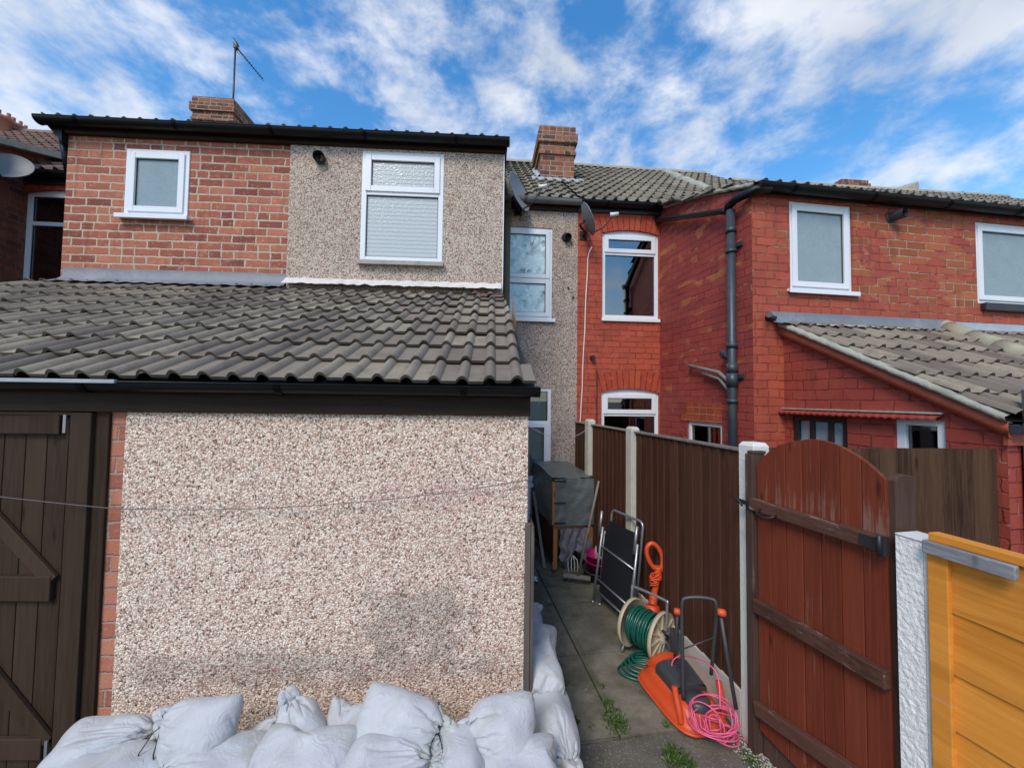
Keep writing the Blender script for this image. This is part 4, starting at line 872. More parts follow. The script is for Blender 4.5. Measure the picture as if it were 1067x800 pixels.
part(gutter(W_, 0.0, 6.5, 0.028, wz+0.045, 0.06), 'gutter', 'blackplastic', rh)
# wing roof and verge
p0 = W_.W(0, 0.06, wz+0.13); dep = 1.7
part(tiled_roof(W_, lambda t: (0.0-0.30*t, 6.5), 0.09, wz+0.045, -1.75, sz+0.16, gauge=0.30, samp=7), 'roof_tiles', 'tile_black', rh)
mb = MB(); k = 26
def vg(i, j):
    t = i/k; u = Ls+0.06-(Ls+0.10)*t; z = wz+0.045+(sz+0.10-wz-0.045)*t+0.03*math.sin(t*3.1)
    q = [(0.0, -0.012), (0.03, -0.012), (0.036, 0.022), (-0.02, 0.040), (-0.15, 0.045)][j]
    return S_.W(u, q[0]+0.006*math.sin(i*1.9), z+q[1]+0.008*math.sin(i*2.7+j))
mb.grid(vg, k+1, 5); part(mb, 'roof_verge', 'verge', rh, fix=True)
# plumbing on the side wall
mb = MB(); un, zn = S_.P(756, 219, 0.07); uf_, zf_ = 0.03, S_.P(690, 226, 0.06)[1]
mb.tube([S_.W(uf_-0.03, 0.06, zf_+0.06), S_.W(uf_, 0.06, zf_), S_.W(un-0.05, 0.07, zn+0.01), S_.W(un, 0.07, zn-0.02)], 0.032, 12)
mb.tube([W_.W(0.12, 0.09, wz+0.01), W_.W(-0.02, 0.08, wz-0.01), S_.W(Ls-0.10, 0.09, wz-0.02), S_.W(un+0.05, 0.075, zn+0.02), S_.W(un+0.02, 0.07, zn-0.06)], 0.042, 12)
part(mb, 'waste_pipe', 'blackplastic', rh)
mb = MB(); ud = S_.P(762, 300, 0.07)[0]; zt_ = S_.P(762, 219, 0.07)[1]
mb.tube([S_.W(ud, 0.07, -0.03), S_.W(ud, 0.07, zt_)], 0.042, 16)
for py, h in ((240, .05), (262, .03), (360, .05), (384, .10), (396, .14), (418, .04)):
    z = S_.P(762, py, 0.07)[1]; mb.tube([S_.W(ud, 0.07, z-h/2), S_.W(ud, 0.07, z+h/2)], 0.053, 16)
for py in (256, 392):
    z = S_.P(762, py, 0.07)[1]; mb.box(S_, ud-0.085, ud+0.085, 0.002, 0.03, z-0.02, z+0.02)
part(mb, 'downpipe', 'ironpipe', rh)
mb = MB(); zc_ = S_.P(755, 369, 0.06)[1]; mb.tube([S_.W(ud-0.11, 0.0, zc_), S_.W(ud-0.11, 0.06, zc_), S_.W(ud-0.03, 0.08, zc_)], 0.05, 14); part(mb, 'pipe_branch', 'ironpipe', rh)
mb = MB()
a = S_.P(718, 381, 0.05); b = S_.P(750, 388, 0.05); mb.tube([S_.W(a[0], 0.05, a[1]), S_.W(b[0], 0.06, b[1]), S_.W(ud-0.02, 0.07, b[1]-0.12)], 0.020, 10); mb.tube([S_.W(a[0], 0.0, a[1]), S_.W(a[0], 0.05, a[1])], 0.020, 10)
a = S_.P(732, 389, 0.05); b = S_.P(750, 395, 0.05); mb.tube([S_.W(a[0], 0.0, a[1]), S_.W(a[0], 0.045, a[1]), S_.W(b[0], 0.05, b[1]), S_.W(ud-0.03, 0.07, b[1]-0.14)], 0.017, 10)
part(mb, 'overflow_pipe', 'greyplastic', rh)
mb = MB(); u, z = W_.P(801, 330, 0.05); mb.tube([W_.W(u-0.03, 0.09, z+0.01), W_.W(u+0.02, 0.03, z-0.0), W_.W(u+0.03, 0, z)], 0.028, 10); mb.tube([W_.W(u+0.02, 0.02, z+0.01), W_.W(u+0.09, 0.02, z-0.01)], 0.03, 8); part(mb, 'overflow_pipe', 'darkmetal', rh)
mb = MB(); u, z = M_.P(617, 372, 0.03); mb.tube([M_.W(u, 0, z), M_.W(u, 0.08, z-0.01)], 0.028, 12); part(mb, 'overflow_pipe', 'darkmetal', rh)
mb = MB(); a = M_.P(622, 386, 0.01); b = M_.P(622, 455, 0.01); mb.tube([M_.W(a[0], 0.012, a[1]), M_.W(a[0], 0.012, 0.3)], 0.007, 6); part(mb, 'wall_cable', 'blackcord', rh)
mb = MB(); a = M_.P(612.5, 262, 0.01); pts = [M_.W(a[0]+0.03, 0.10, a[1]+0.03), M_.W(a[0]+0.01, 0.03, a[1]-0.03)]+[M_.W(a[0]-0.01*i+0.004*math.sin(i*2), 0.012, a[1]-0.1-i*0.25) for i in range(12)]; mb.tube(pts, 0.008, 6); part(mb, 'dish_cable', 'whiteplastic', rh)
# small stacks and ridge end showing over the wing eaves
chimney(rh, M_, 877, 906, 187, 215, -3.0, 0.5, 3, flash=False)[0]['label'] = 'small chimney stack just showing over the wing gutter'
mb = MB(); a = M_.P(957, 192, -2.4)
mb.tube([M_.W(a[0], -2.4, a[1]-0.12), M_.W(a[0]-0.9, -3.6, a[1]-0.10)], 0.17, 16); part(mb, 'ridge_tiles', 'verge', rh)

# ================================================================ red outhouse (lean-to of the red house)
ro = thing('outhouse', 'red painted brick outhouse with grey tiled sloping roof behind the brown boards', 'outhouse', W_.W(0.5, 1.0, 0))
c0 = W_.W(W_.P(817, 400)[0], 0, 0)
Q_ = Fr(c0.x, c0.y, -80); Q_.o.z = 0
ev = Q_.P(1049, 446); qL = ev[0]; zE = ev[1]; zT = Q_.P(820, 343)[1] if Q_.P(820, 343)[0] > 0 else W_.P(818, 343)[1]
zT = W_.P(818, 343)[1]
h1 = (Q_.P(825, 450)[0], Q_.P(883, 450)[0], 1.0, Q_.P(855, 434)[1]); h2 = (Q_.P(932, 450)[0], Q_.P(985, 450)[0], 1.0, Q_.P(960, 437)[1])
zW = min(h1[3], h2[3])+0.03
mb = MB(); wallholes(mb, Q_, 0, qL, -0.03, zW, [h1, h2], 0, 0.08, uvo=60)
def top(u): return zT+(zE-zT)*u/qL
uW = (zW-zT)/(zE-zT)*qL if zW > zE else qL
pl = [(0, zW), (min(uW, qL), zW), (0, zT)] if zW > zE else [(0, zW), (qL, zW), (qL, zE), (0, zT)]
mb.face([Q_.W(u, 0, z) for u, z in pl], [(60+u, z) for u, z in pl])
F2 = Q_.sh(qL, 0, 90)      # front wall, facing the viewer
mb.face([F2.W(0, 0, -0.03), F2.W(4, 0, -0.03), F2.W(4, 0, zE-0.03), F2.W(0, 0, zE-0.03)], [(70, 0), (74, 0), (74, zE), (70, zE)])
part(mb, 'brick_wall', 'brick_red_out', ro)
# corrugated drip above the two windows
mb = MB(); a = h1[0]-0.08; b = Q_.P(984, 433)[0]; zc_ = Q_.P(880, 431)[1]
mb.grid(lambda i, j: Q_.W(a+(b-a)*i/200, (0.0, 0.07)[j], zc_+(0.02, -0.005)[j]+(0.0045*math.sin(i/200*(b-a)*2*math.pi/0.055) if j else 0)), 201, 2)
mb.grid(lambda i, j: Q_.W(a+(b-a)*i/200, 0.0701, zc_-0.005+(0.0, -0.012)[j]+0.0045*math.sin(i/200*(b-a)*2*math.pi/0.055)), 201, 2)
M['strip_red'] = plain_mat('dark_red_paint', (0.30, 0.04, 0.03), 0.6, 0.3, 9, dirt=0.4, dcol=(0.2, 0.1, 0.07)); part(mb, 'drip_strip', 'strip_red', ro)
mb = MB(); mb.box(Q_, a, b, 0.0, 0.03, zc_+0.022, zc_+0.035); part(mb, 'mortar_fillet', 'verge', ro)
# windows: black framed and white framed
def simplewin(h, mat, fr, mullions, label, style='dark', back=None):
    mb = MB(); n = -0.02
    mb.box(Q_, h[0], h[0]+fr, n-0.05, n, h[2], h[3]); mb.box(Q_, h[1]-fr, h[1], n-0.05, n, h[2], h[3]); mb.box(Q_, h[0]+fr, h[1]-fr, n-0.05, n-0.001, h[3]-fr*0.8, h[3])
    for m in mullions: mb.box(Q_, h[0]+(h[1]-h[0])*m-0.02, h[0]+(h[1]-h[0])*m+0.02, n-0.045, n-0.004, h[2], h[3]-fr*0.8)
    fo = part(mb, 'window', mat, ro, bevel=0.003); fo['label'] = label
    pm = MB(); pm.box(Q_, h[0]+fr, h[1]-fr, n-0.034, n-0.028, h[2], h[3]-fr*0.8); part(pm, 'pane', 'glass' if style == 'dark' else style, fo)
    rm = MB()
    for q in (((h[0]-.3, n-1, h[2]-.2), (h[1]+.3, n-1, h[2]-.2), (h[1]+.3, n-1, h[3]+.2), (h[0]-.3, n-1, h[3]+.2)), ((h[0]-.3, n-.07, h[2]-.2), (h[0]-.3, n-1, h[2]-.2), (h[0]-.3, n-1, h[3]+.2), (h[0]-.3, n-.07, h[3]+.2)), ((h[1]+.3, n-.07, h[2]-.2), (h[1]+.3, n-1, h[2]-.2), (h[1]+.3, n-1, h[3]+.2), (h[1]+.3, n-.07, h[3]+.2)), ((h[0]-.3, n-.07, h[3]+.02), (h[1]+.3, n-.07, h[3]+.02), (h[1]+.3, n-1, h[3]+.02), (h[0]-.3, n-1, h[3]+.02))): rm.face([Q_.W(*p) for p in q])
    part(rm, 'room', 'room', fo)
    for (fa, fb) in (back or []):
        cm = MB(); a_ = h[0]+(h[1]-h[0])*fa; b_ = h[0]+(h[1]-h[0])*fb
        cm.grid(lambda i, j: Q_.W(a_+(b_-a_)*i/16, n-0.055+0.006*math.sin(i*1.9), (h[2], h[3]-0.05)[j]), 17, 2); part(cm, 'curtain', 'net', fo)
simplewin(h1, 'darkmetal', 0.055, (0.35, 0.68), 'black framed window with sky reflection coloured into its pale panes', style='frost')  # opaque pale panes imitate reflected sky by their colour; nothing hangs behind
simplewin(h2, 'upvc', 0.055, (), 'white framed window')
# roof
kx = 1.0/ math.cos(R(2)); dn_ = qL*math.cos(R(2)); 
zTr, zEr = zT+0.05, zE+0.055
e0 = (Q_.W(qL+0.03, 0, 0)-W_.o); eu, en = e0.dot(W_.u), e0.dot(W_.n); tu = (Q_.o-W_.o).dot(W_.u)
part(tiled_roof(W_, lambda t: (eu-0.07+(tu-0.07-eu+0.07)*t, 5.5), en+0.02, zEr, 0.01, zTr, gauge=0.27, samp=8, rise=0.030), 'roof_tiles', 'tile_near', ro)
mb = MB(); mb.face([W_.W(eu-0.05, en, zEr-0.014), W_.W(5.5, en, zEr-0.014), W_.W(5.5, 0, zTr-0.014), W_.W(tu-0.05, 0, zTr-0.014)]); part(mb, 'roof_felt', 'blackcord', ro)
mb = MB(); k = 40
def vg2(i, j):
    t = i/k; u = eu+(tu-eu)*t; n = en*(1-t); z = zEr+(zTr-zEr)*t
    q = [(-0.02, -0.022), (-0.05, -0.022), (-0.062, -0.016), (-0.064, 0.014), (-0.02, 0.030)][j]
    return W_.W(u+q[0], n, z+q[1]+0.004*math.sin(i*2.3+j))
mb.grid(vg2, k+1, 5); part(mb, 'roof_verge', 'verge', ro, fix=True)
mb = MB()
def ub(i, j):
    t = i/k; u = eu+(tu-eu)*t; n = en*(1-t); z = zEr+(zTr-zEr)*t-0.023; q = [(0, 0.0), (-0.035, 0.0), (-0.037, -0.085), (0, -0.09)][j]
    return W_.W(u+q[0]-0.005, n, z+q[1])
mb.grid(ub, k+1, 4); part(mb, 'barge_board', 'paint_red', ro, fix=True)
mb = MB(); z0_ = zTr+0.035
k = 50; uA = tu-0.14; uB = W_.P(985, 330)[0]
mb.grid(lambda i, j: W_.W(uA+(uB-uA)*i/k, (0.004, 0.010, 0.05, 0.13)[j], z0_+(0.085, 0.0, -0.03, -0.055)[j]+(0.008*math.sin(i*1.3) if j == 3 else 0)), k+1, 4); part(mb, 'lead_flashing', 'lead', ro)
mb = MB(); mb.grid(lambda i, j: W_.W(uB+(5.5-uB)*i/k, (0.004, 0.010, 0.05, 0.13)[j], z0_+(0.07, -0.01, -0.035, -0.06)[j]+(0.008*math.sin(i*1.3) if j == 3 else 0)), k+1, 4); part(mb, 'lead_flashing', 'leadpale', ro)
mb = MB(); mb.grid(lambda i, j: W_.W(tu+0.2+1.2*i/k, (0.125, 0.16)[j]+0.01*math.sin(i), z0_-0.045-0.02*j+0.01*noise.noise(Vector((i*.5, j, 2)))), k+1, 2); part(mb, 'mortar_fillet', 'verge', ro)
# hip ridge tiles
a = ray_roof(W_, en+0.02, zEr, 0.01, zTr, 968, 338); b = ray_roof(W_, en+0.02, zEr, 0.01, zTr, 1075, 378)
mb = MB(); pa = W_.W(a[0], (en+.02)*(1-a[1]), zEr+(zTr-zEr)*a[1]+0.02); pb = W_.W(b[0], (en+.02)*(1-b[1]), zEr+(zTr-zEr)*b[1]+0.02)
dv = (pb-pa); n_ = 4
for i in range(n_+1):
    q0 = pa+dv*(i/n_*1.0); q1 = pa+dv*((i+0.985)/n_); mb.tube([q0, q1], [0.085, 0.092], 14)
part(mb, 'ridge_tiles', 'ridge', ro)
part(gutter(F2, -0.02, 4, 0.005, zE+0.02, 0.05), 'gutter', 'ironpipe', ro)
mb = MB(); mb.box(F2, -0.03, 4, 0.0, 0.02, zE-0.10, zE+0.0); part(mb, 'fascia', 'paint_red', ro)

# ================================================================ neighbouring house on the left
nh = thing('terraced_house', 'dark red brick terraced house at the far left edge with a brown tiled roof', 'house', M_.W(-8.5, 0, 0))
uN = M_.P(20, 300)[0]; nw = RC(M_, 23.5, 197, 70, 292); nw = (nw[0], nw[0]+0.95, nw[2]-0.15, nw[3])
mb = MB(); wallholes(mb, M_, uN-0.02, uNb, -0.03, mz+0.12, [nw], 0.0, uvo=80); part(mb, 'brick_wall', 'brick_dark', nh)
window(nh, M_, nw[0], nw[1], nw[2], nw[3]-0.05, -0.03, style='glassdark', transom=M_.P(45, 232)[1], arch=0.05, frame=0.055, room=True)
archbrick(nh, M_, nw[0], nw[1], nw[3]-0.05, 0.05, 0.004, 0.22)
c = M_.W(uN, 0, 0); NS = Fr(c.x, c.y, 97)
ga = NS.P(-40, 140); gb = NS.P(69, 167)
mb = MB(); sg = (gb[1]-ga[1])/(gb[0]-ga[0]); 
def tz(u): return ga[1]+sg*(u-ga[0])
mb.face([NS.W(-2.6, 0, -0.03), NS.W(0, 0, -0.03), NS.W(0, 0, tz(0)), NS.W(-2.6, 0, tz(-2.6))], [(0, 0), (2.6, 0), (2.6, tz(0)), (0, tz(-2.6))])
mb.face([NS.W(0, 0, mz), NS.W(gb[0], 0, mz), NS.W(gb[0], 0, gb[1]), NS.W(0, 0, tz(0))], [(2.6, mz), (2.6+gb[0], mz), (2.6+gb[0], gb[1]), (2.6, tz(0))])
mb.box(NS, -2.6, gb[0], -0.22, -0.001, mz-0.3, tz(-2.6)-0.2)
part(mb, 'side_wall', 'brick_dark', nh)
mb = MB(); mb.bar(NS.W(-2.6, 0.0, tz(-2.6)+0.03), NS.W(gb[0]+0.05, 0.0, gb[1]+0.03), 0.28, 0.07); part(mb, 'roof_verge', 'verge', nh)
part(gutter(M_, uN+0.02, uNb, 0.03, gz2, 0.06), 'gutter', 'blackplastic', nh)
mb = MB(); mb.box(M_, uN, uNb, 0.0, 0.028, mz, gz2-0.01); part(mb, 'fascia', 'darkmetal', nh)
part(tiled_roof(M_, lambda t: (-16.5, uNb), mr0, mzr0, mr1, mzr1, **RT), 'roof_tiles', 'tile_brown', nh)
ridge(M_, -16.5, uNb, mr1, mzr1, nh, 'tile_brown')
mb = MB(); mb.face([M_.W(-16.5, mr1, mzr1-0.02), M_.W(uNb, mr1, mzr1-0.02), M_.W(uNb, mr1*2, mzr0), M_.W(-16.5, mr1*2, mzr0)]); mb.face([M_.W(-16.5, mr0, mzr0-0.012), M_.W(uNb, mr0, mzr0-0.012), M_.W(uNb, mr1, mzr1-0.03), M_.W(-16.5, mr1, mzr1-0.03)]); part(mb, 'roof_slope', 'tile_black', nh)
for (x, y0_, r_, n_) in ((13, 128, 0.20, -3.9), (1, 120, 0.17, -3.0)):
    u, z = M_.P(x, y0_, n_); mb = MB(); mb.lathe(M_.W(u, n_, z-0.45), (0, 0, 1), [(0, r_), (0.33, r_*0.85), (0.34, r_*1.05), (0.40, r_*1.05), (0.41, r_*0.8), (0.41, 0)], 20)
    for i in range(8):
        a_ = i*math.pi/4; mb.box(WF, M_.W(u, n_, 0).x+r_*0.9*math.cos(a_)-0.02, M_.W(u, n_, 0).x+r_*0.9*math.cos(a_)+0.02, -(M_.W(u, n_, 0).y+r_*0.9*math.sin(a_))-0.02, -(M_.W(u, n_, 0).y+r_*0.9*math.sin(a_))+0.02, z-0.06, z+0.03)
    part(mb, 'chimney_pot', 'pot', nh)
# ================================================================ fences, posts and gate
def post(F, u0, u1, n0, n1, z1, mat, label, group, cap=0.02):
    mb = MB(); mb.box(F, u0, u1, n0, n1, -0.03, z1-cap, 0.5)
    # weathered pyramid top
    um, nm = (u0+u1)/2, (n0+n1)/2; e = 0.012
    q = [(u0, n1), (u1, n1), (u1, n0), (u0, n0)]; t = [(u0+e, n1-e), (u1-e, n1-e), (u1-e, n0+e), (u0+e, n0+e)]
    for i in range(4):
        j = (i+1) % 4; mb.face([F.W(q[i][0], q[i][1], z1-cap), F.W(q[j][0], q[j][1], z1-cap), F.W(t[j][0], t[j][1], z1), F.W(t[i][0], t[i][1], z1)])
    mb.face([F.W(*p, z1) for p in t])
    o = mb.build('fence_post', mat, None, bevel=0.004); recentre(o)
    return tag(o, label, 'post', group)
up1 = G_.P(658, 500, 0.0)[0]; up2 = G_.P(614, 480, 0.0)[0]; up3 = G_.P(598, 470, 0.0)[0]
ftop = 1.575
GP = 'concrete posts along the garden fence'
post(G_, -0.075, 0.03, -0.105, -0.0, 1.632, 'whitesmooth', 'pale concrete post beside the left edge of the red gate', GP)
post(G_, up1-0.05, up1+0.05, -0.05, 0.03, 1.625, 'concrete', 'pale concrete post standing between the two brown fence panels above the folded chair', GP)
post(G_, up2-0.05, up2+0.05, -0.05, 0.035, 1.64, 'concrete', 'farthest concrete post, rising behind the covered hutch near the house', GP)
def panel(F, u0, u1, n, z0, z1, name, mat, label, group, bw=0.085, cap=True, th=0.016):
    mb = MB(); k = max(2, int(round((u1-u0)/bw))); b = (u1-u0)/k
    for i in range(k):
        r_ = random.random(); a = u0+i*b; dz_ = random.uniform(-0.002, 0.002)
        W = F.W   # feather-edged board: thick at one edge, thin at the other
        for (p, q) in ((0, 0),):
            c = [(a, n+0.004), (a+b+0.008, n+th), (a+b+0.008, n-0.002), (a, n-0.002)]
            mb.face([W(*c[0], z0), W(*c[1], z0), W(*c[1], z1+dz_), W(*c[0], z1+dz_)], None, r_); mb.face([W(*c[1], z0), W(*c[2], z0), W(*c[2], z1+dz_), W(*c[1], z1+dz_)], None, r_)
            mb.face([W(*c[2], z0), W(*c[3], z0), W(*c[3], z1+dz_), W(*c[2], z1+dz_)], None, r_); mb.face([W(*c[i_], z1+dz_) for i_ in range(4)], None, r_)
    t = thing('fence', label, 'fence', F.W((u0+u1)/2, n, z0), group)
    part(mb, 'boards', mat, t)
    m2 = MB()
    for z in (z0+0.15, (z0+z1)/2, z1-0.2): m2.box(F, u0, u1, n-0.045, n-0.004, z-0.03, z+0.03)
    part(m2, 'rail', mat, t)
    if cap:
        m2 = MB(); m2.box(F, u0, u1, n-0.035, n+0.026, z1, z1+0.014); part(m2, 'capping', 'greyboard', t, bevel=0.002)
    return t
FG = 'brown board fence panels along the path'
panel(G_, up1+0.052, -0.077, -0.02, 0.235, ftop, 'fence_panel', 'fence', 'long brown board fence panel behind the mower and hose reel', FG)
panel(G_, up2+0.052, up1-0.052, -0.02, 0.235, ftop, 'fence_panel', 'fence', 'brown board fence panel behind the pink tub, broom and folded chair', FG)
panel(G_, up3, up2-0.052, -0.02, 0.235, ftop, 'fence_panel', 'fencedark', 'short dark fence panel between the last concrete post and the pebble-dashed house wall', FG)
for (a, b, l) in ((up1+0.052, -0.077, 'grey concrete gravel board below the long fence panel beside the orange mower'), (up2+0.052, up1-0.052, 'grey concrete gravel board under the fence panel behind the folded chair'), (up3, up2-0.052, 'grey concrete gravel board under the short dark fence panel behind the hutch')):
    mb = MB(); mb.box(G_, a, b, -0.045, 0.0, -0.03, 0.232, 0.5); o = mb.build('gravel_board', 'concrete', bevel=0.004); recentre(o); tag(o, l, 'gravel board', 'concrete gravel boards under the fence')
# right post in rough white concrete
ur = G_.P(934, 600, 0.03)[0]; zr = 1.372
R_ = G_.sh(0, 0)
rp = thing('fence_post', 'rough white painted concrete post between the red gate and the orange fence panel', 'post', G_.W(ur, 0, 0), GP)
N_ = Fr(*(G_.W(ur, 0.03, 0).xy), 11.5)          # square to the fence, facing back towards the garden
pL, pR = N_.P(934, 620)[0], N_.P(966, 620)[0]
mb = MB()
ur2 = G_.P(967.5, 600, 0.03)[0]
def rf(i, j):
    u = ur+(ur2-0.014-ur)*i/20; z = -0.03+(zr+0.03)*j/260; p = Vector((u*60, z*48, 0)); d = 0.0028*noise.noise(p)+0.0018*noise.noise(p*2.3)
    return G_.W(u, 0.030+d*(1 if 0 < i < 20 else 0), z)
mb.grid(rf, 21, 261)
part(mb, 'rough_face', 'whiteconcrete', rp)
mb = MB(); mb.box(G_, ur, ur2-0.0145, -0.075, 0.022, -0.03, zr, 0.5); mb.box(G_, ur2-0.014, ur2, -0.075, 0.032, -0.03, zr, 0.5); mb.box(G_, ur-0.001, ur2+0.001, -0.076, 0.034, zr+0.0005, zr+0.008, 0.5)
part(mb, 'post_core', 'whitesmooth', rp, bevel=0.004)
# gate
gt = thing('garden_gate', 'red-brown arched plank gate with weathered rails between two concrete posts', 'gate', G_.W(0.3, 0, 0))
gn = 0.012
uL = G_.P(789.5, 600, gn)[0]; uR = G_.P(926.5, 640, gn)[0]
arch = [G_.P(x, y, gn) for x, y in ((788, 486), (793, 478), (801, 470), (812, 463.5), (826, 459.5), (840, 457.5), (851, 457.5), (864, 460.5), (879, 466.5), (893, 474.5), (905, 483), (915, 492), (925, 502))]
def az_(u):
    for i in range(len(arch)-1):
        if arch[i][0] <= u <= arch[i+1][0]:
            t = (u-arch[i][0])/(arch[i+1][0]-arch[i][0]); return arch[i][1]*(1-t)+arch[i+1][1]*t
    return arch[0][1] if u < arch[0][0] else arch[-1][1]
zbot = 0.13
mb = MB(); k = 7; b = (uR-uL)/k
for i in range(k):
    a = uL+i*b+0.0015; c = uL+(i+1)*b-0.0015; m = 6; poly = [(a, zbot+random.uniform(0, .004)), (c, zbot+random.uniform(0, .004))]+[(c+(a-c)*q/m, az_(c+(a-c)*q/m)) for q in range(m+1)]
    nn_ = random.uniform(-0.0015, 0.0015); mb.prism(G_, poly, gn-0.018+nn_, gn+nn_)
part(mb, 'planks', 'gate', gt, bevel=0.0025)
def gl(xa, ya, xb, yb, nn): 
    a = G_.P(xa, ya, nn); b_ = G_.P(xb, yb, nn); return a, b_
mb = MB(); mb.box(G_, uL, uR, gn-0.05, gn-0.024, 0.0, 0.15); part(mb, 'bottom_board', 'gatepost', gt, bevel=0.003)
rails = []
for (xa, ya, xb, yb) in ((775, 523, 928, 571), (781, 628, 928, 713), (783, 735, 880, 803)):
    a, b_ = gl(xa, ya, xb, yb, gn+0.035); rails.append((a, b_))
    zA, zB = a[1], b_[1]; uu = uR+0.005; zB = zA+(zB-zA)*(uu-a[0])/(b_[0]-a[0])
    mb = MB(); mb.bar(G_.W(uL-(0.02 if ya < 600 else 0.0), gn+0.019, zA-0.0), G_.W(uu, gn+0.019, zB), 0.036, 0.062 if ya < 600 else 0.07)
    part(mb, 'rail', 'rail', gt, bevel=0.006)
mb = MB(); a = G_.P(790, 533, gn+.05); mb.tube([G_.W(a[0], gn+.04, a[1]+.012), G_.W(a[0]+.01, gn+.07, a[1]-.008), G_.W(a[0]+.06, gn+.075, a[1]-.012), G_.W(a[0]+.09, gn+.065, a[1]-.004), G_.W(a[0]+.10, gn+.04, a[1]+.01)], 0.005, 8); part(mb, 'handle', 'darkmetal', gt)
mb = MB(); a = G_.P(772, 522, gn+.04); mb.box(G_, a[0]-0.03, a[0]+0.05, gn+.037, gn+.043, a[1]-.012, a[1]+.012); mb.tube([G_.W(a[0]-.05, gn+.05, a[1]+.02), G_.W(a[0], gn+.05, a[1]), G_.W(a[0]+.02, gn+.05, a[1]-.02)], .006); part(mb, 'latch', 'darkmetal', gt)
mb = MB(); zt_ = rails[0][0][1]+(rails[0][1][1]-rails[0][0][1])*1.0
mb.box(G_, uR-0.07, uR+0.002, gn+0.038, gn+0.042, zt_-0.025, zt_+0.022); mb.box(G_, uR+0.004, uR+0.020, gn+0.02, gn+0.045, zt_-0.035, zt_+0.035); mb.tube([G_.W(uR+.004, gn+.046, zt_-.04), G_.W(uR+.004, gn+.046, zt_+.04)], .008)
part(mb, 'hinge', 'darkmetal', gt)
# timber gate posts
mb = MB(); a = G_.P(776, 560, 0.02)[0]; mb.box(G_, uL-0.055, uL-0.006, -0.05, 0.035, -0.02, 1.575, 0.5); mb.box(G_, uL-0.045, uL-0.003, -0.055, 0.03, 1.575, 1.592, 0.3); o = mb.build('gate_post', 'gatepost', bevel=0.004); recentre(o); tag(o, 'dark weathered timber post on the left side of the red gate', 'gate post', 'timber posts of the gate')
mb = MB(); X_ = Fr(*(G_.W(uR+0.02, -0.06, 0).xy), 12); zz_ = X_.P(944, 496, 0)[1]; x0_ = X_.P(934, 530)[0]; x1_ = X_.P(954.5, 530)[0]
mb.prism(X_, [(x0_, -0.02), (x1_, -0.02), (x1_, zz_-0.002), ((x0_+x1_)/2, zz_+0.006), (x0_+0.015, zz_), (x0_, zz_-0.018)], -0.035, 0.0, 0.5); o = mb.build('gate_post', 'gatepost', bevel=0.003); recentre(o); tag(o, 'grey-brown timber post rising behind the white post at the right end of the red gate', 'gate post', 'timber posts of the gate')
# orange panel
op = thing('fence', 'orange-stained fence panel of overlapping horizontal boards at the right edge', 'fence', G_.W(ur+0.3, 0, 0))
F3 = G_.sh(ur2+0.004, 0.022)
zt = F3.P(1000, 571, 0.0)[1]
mb = MB(); nb = 7; bh = (zt-0.06)/nb
for i in range(nb):
    z0_ = 0.05+i*bh; r_ = random.random(); K = 30
    def wl(q, z0_=z0_, i=i): return z0_-0.02+0.014*noise.noise(Vector((q*2.1, i*3.3, 0)))
    mb.grid(lambda a, b: F3.W(0.04+1.9*a/K, (0.008, 0.0)[b], wl(1.9*a/K) if b == 0 else z0_+bh+0.01), K+1, 2, rnd=r_)
    mb.grid(lambda a, b: F3.W(0.04+1.9*a/K, (-0.002, 0.008)[b], wl(1.9*a/K)), K+1, 2, rnd=r_)
part(mb, 'boards', 'orangewood', op, fix=True)
mb = MB(); mb.box(F3, 0.0, 0.055, -0.01, 0.022, 0.03, zt+0.0, 0.6); part(mb, 'batten', 'orangewood', op, bevel=0.003)
mb = MB(); mb.box(F3, 0.0, 1.95, -0.035, 0.012, zt, zt+0.028, 0.6); part(mb, 'capping', 'orangewood', op, bevel=0.003)
mb = MB(); a = F3.P(1061, 596, 0.03)[0]; mb.box(F3, 0.0, a, 0.023, 0.043, zt-0.038, zt+0.004, 0.4); o = mb.build('timber_batten', 'greytimber', bevel=0.003); recentre(o); tag(o, 'silver-grey timber batten fixed along the top of the orange fence panel', 'batten')
# neighbour's brown fence beyond the gate
B_ = Fr(1.45, 2.235, 4)
ua, ub_ = 0.0, B_.P(1038, 500)[0]; zb_ = B_.P(980, 467)[1]
panel(B_, ua, ub_, 0.0, 0.0, zb_, 'fence_panel', 'fencedark', 'dark brown fence of upright boards behind the red gate, ending at the red brick corner', None, bw=0.10, cap=False, th=0.030)

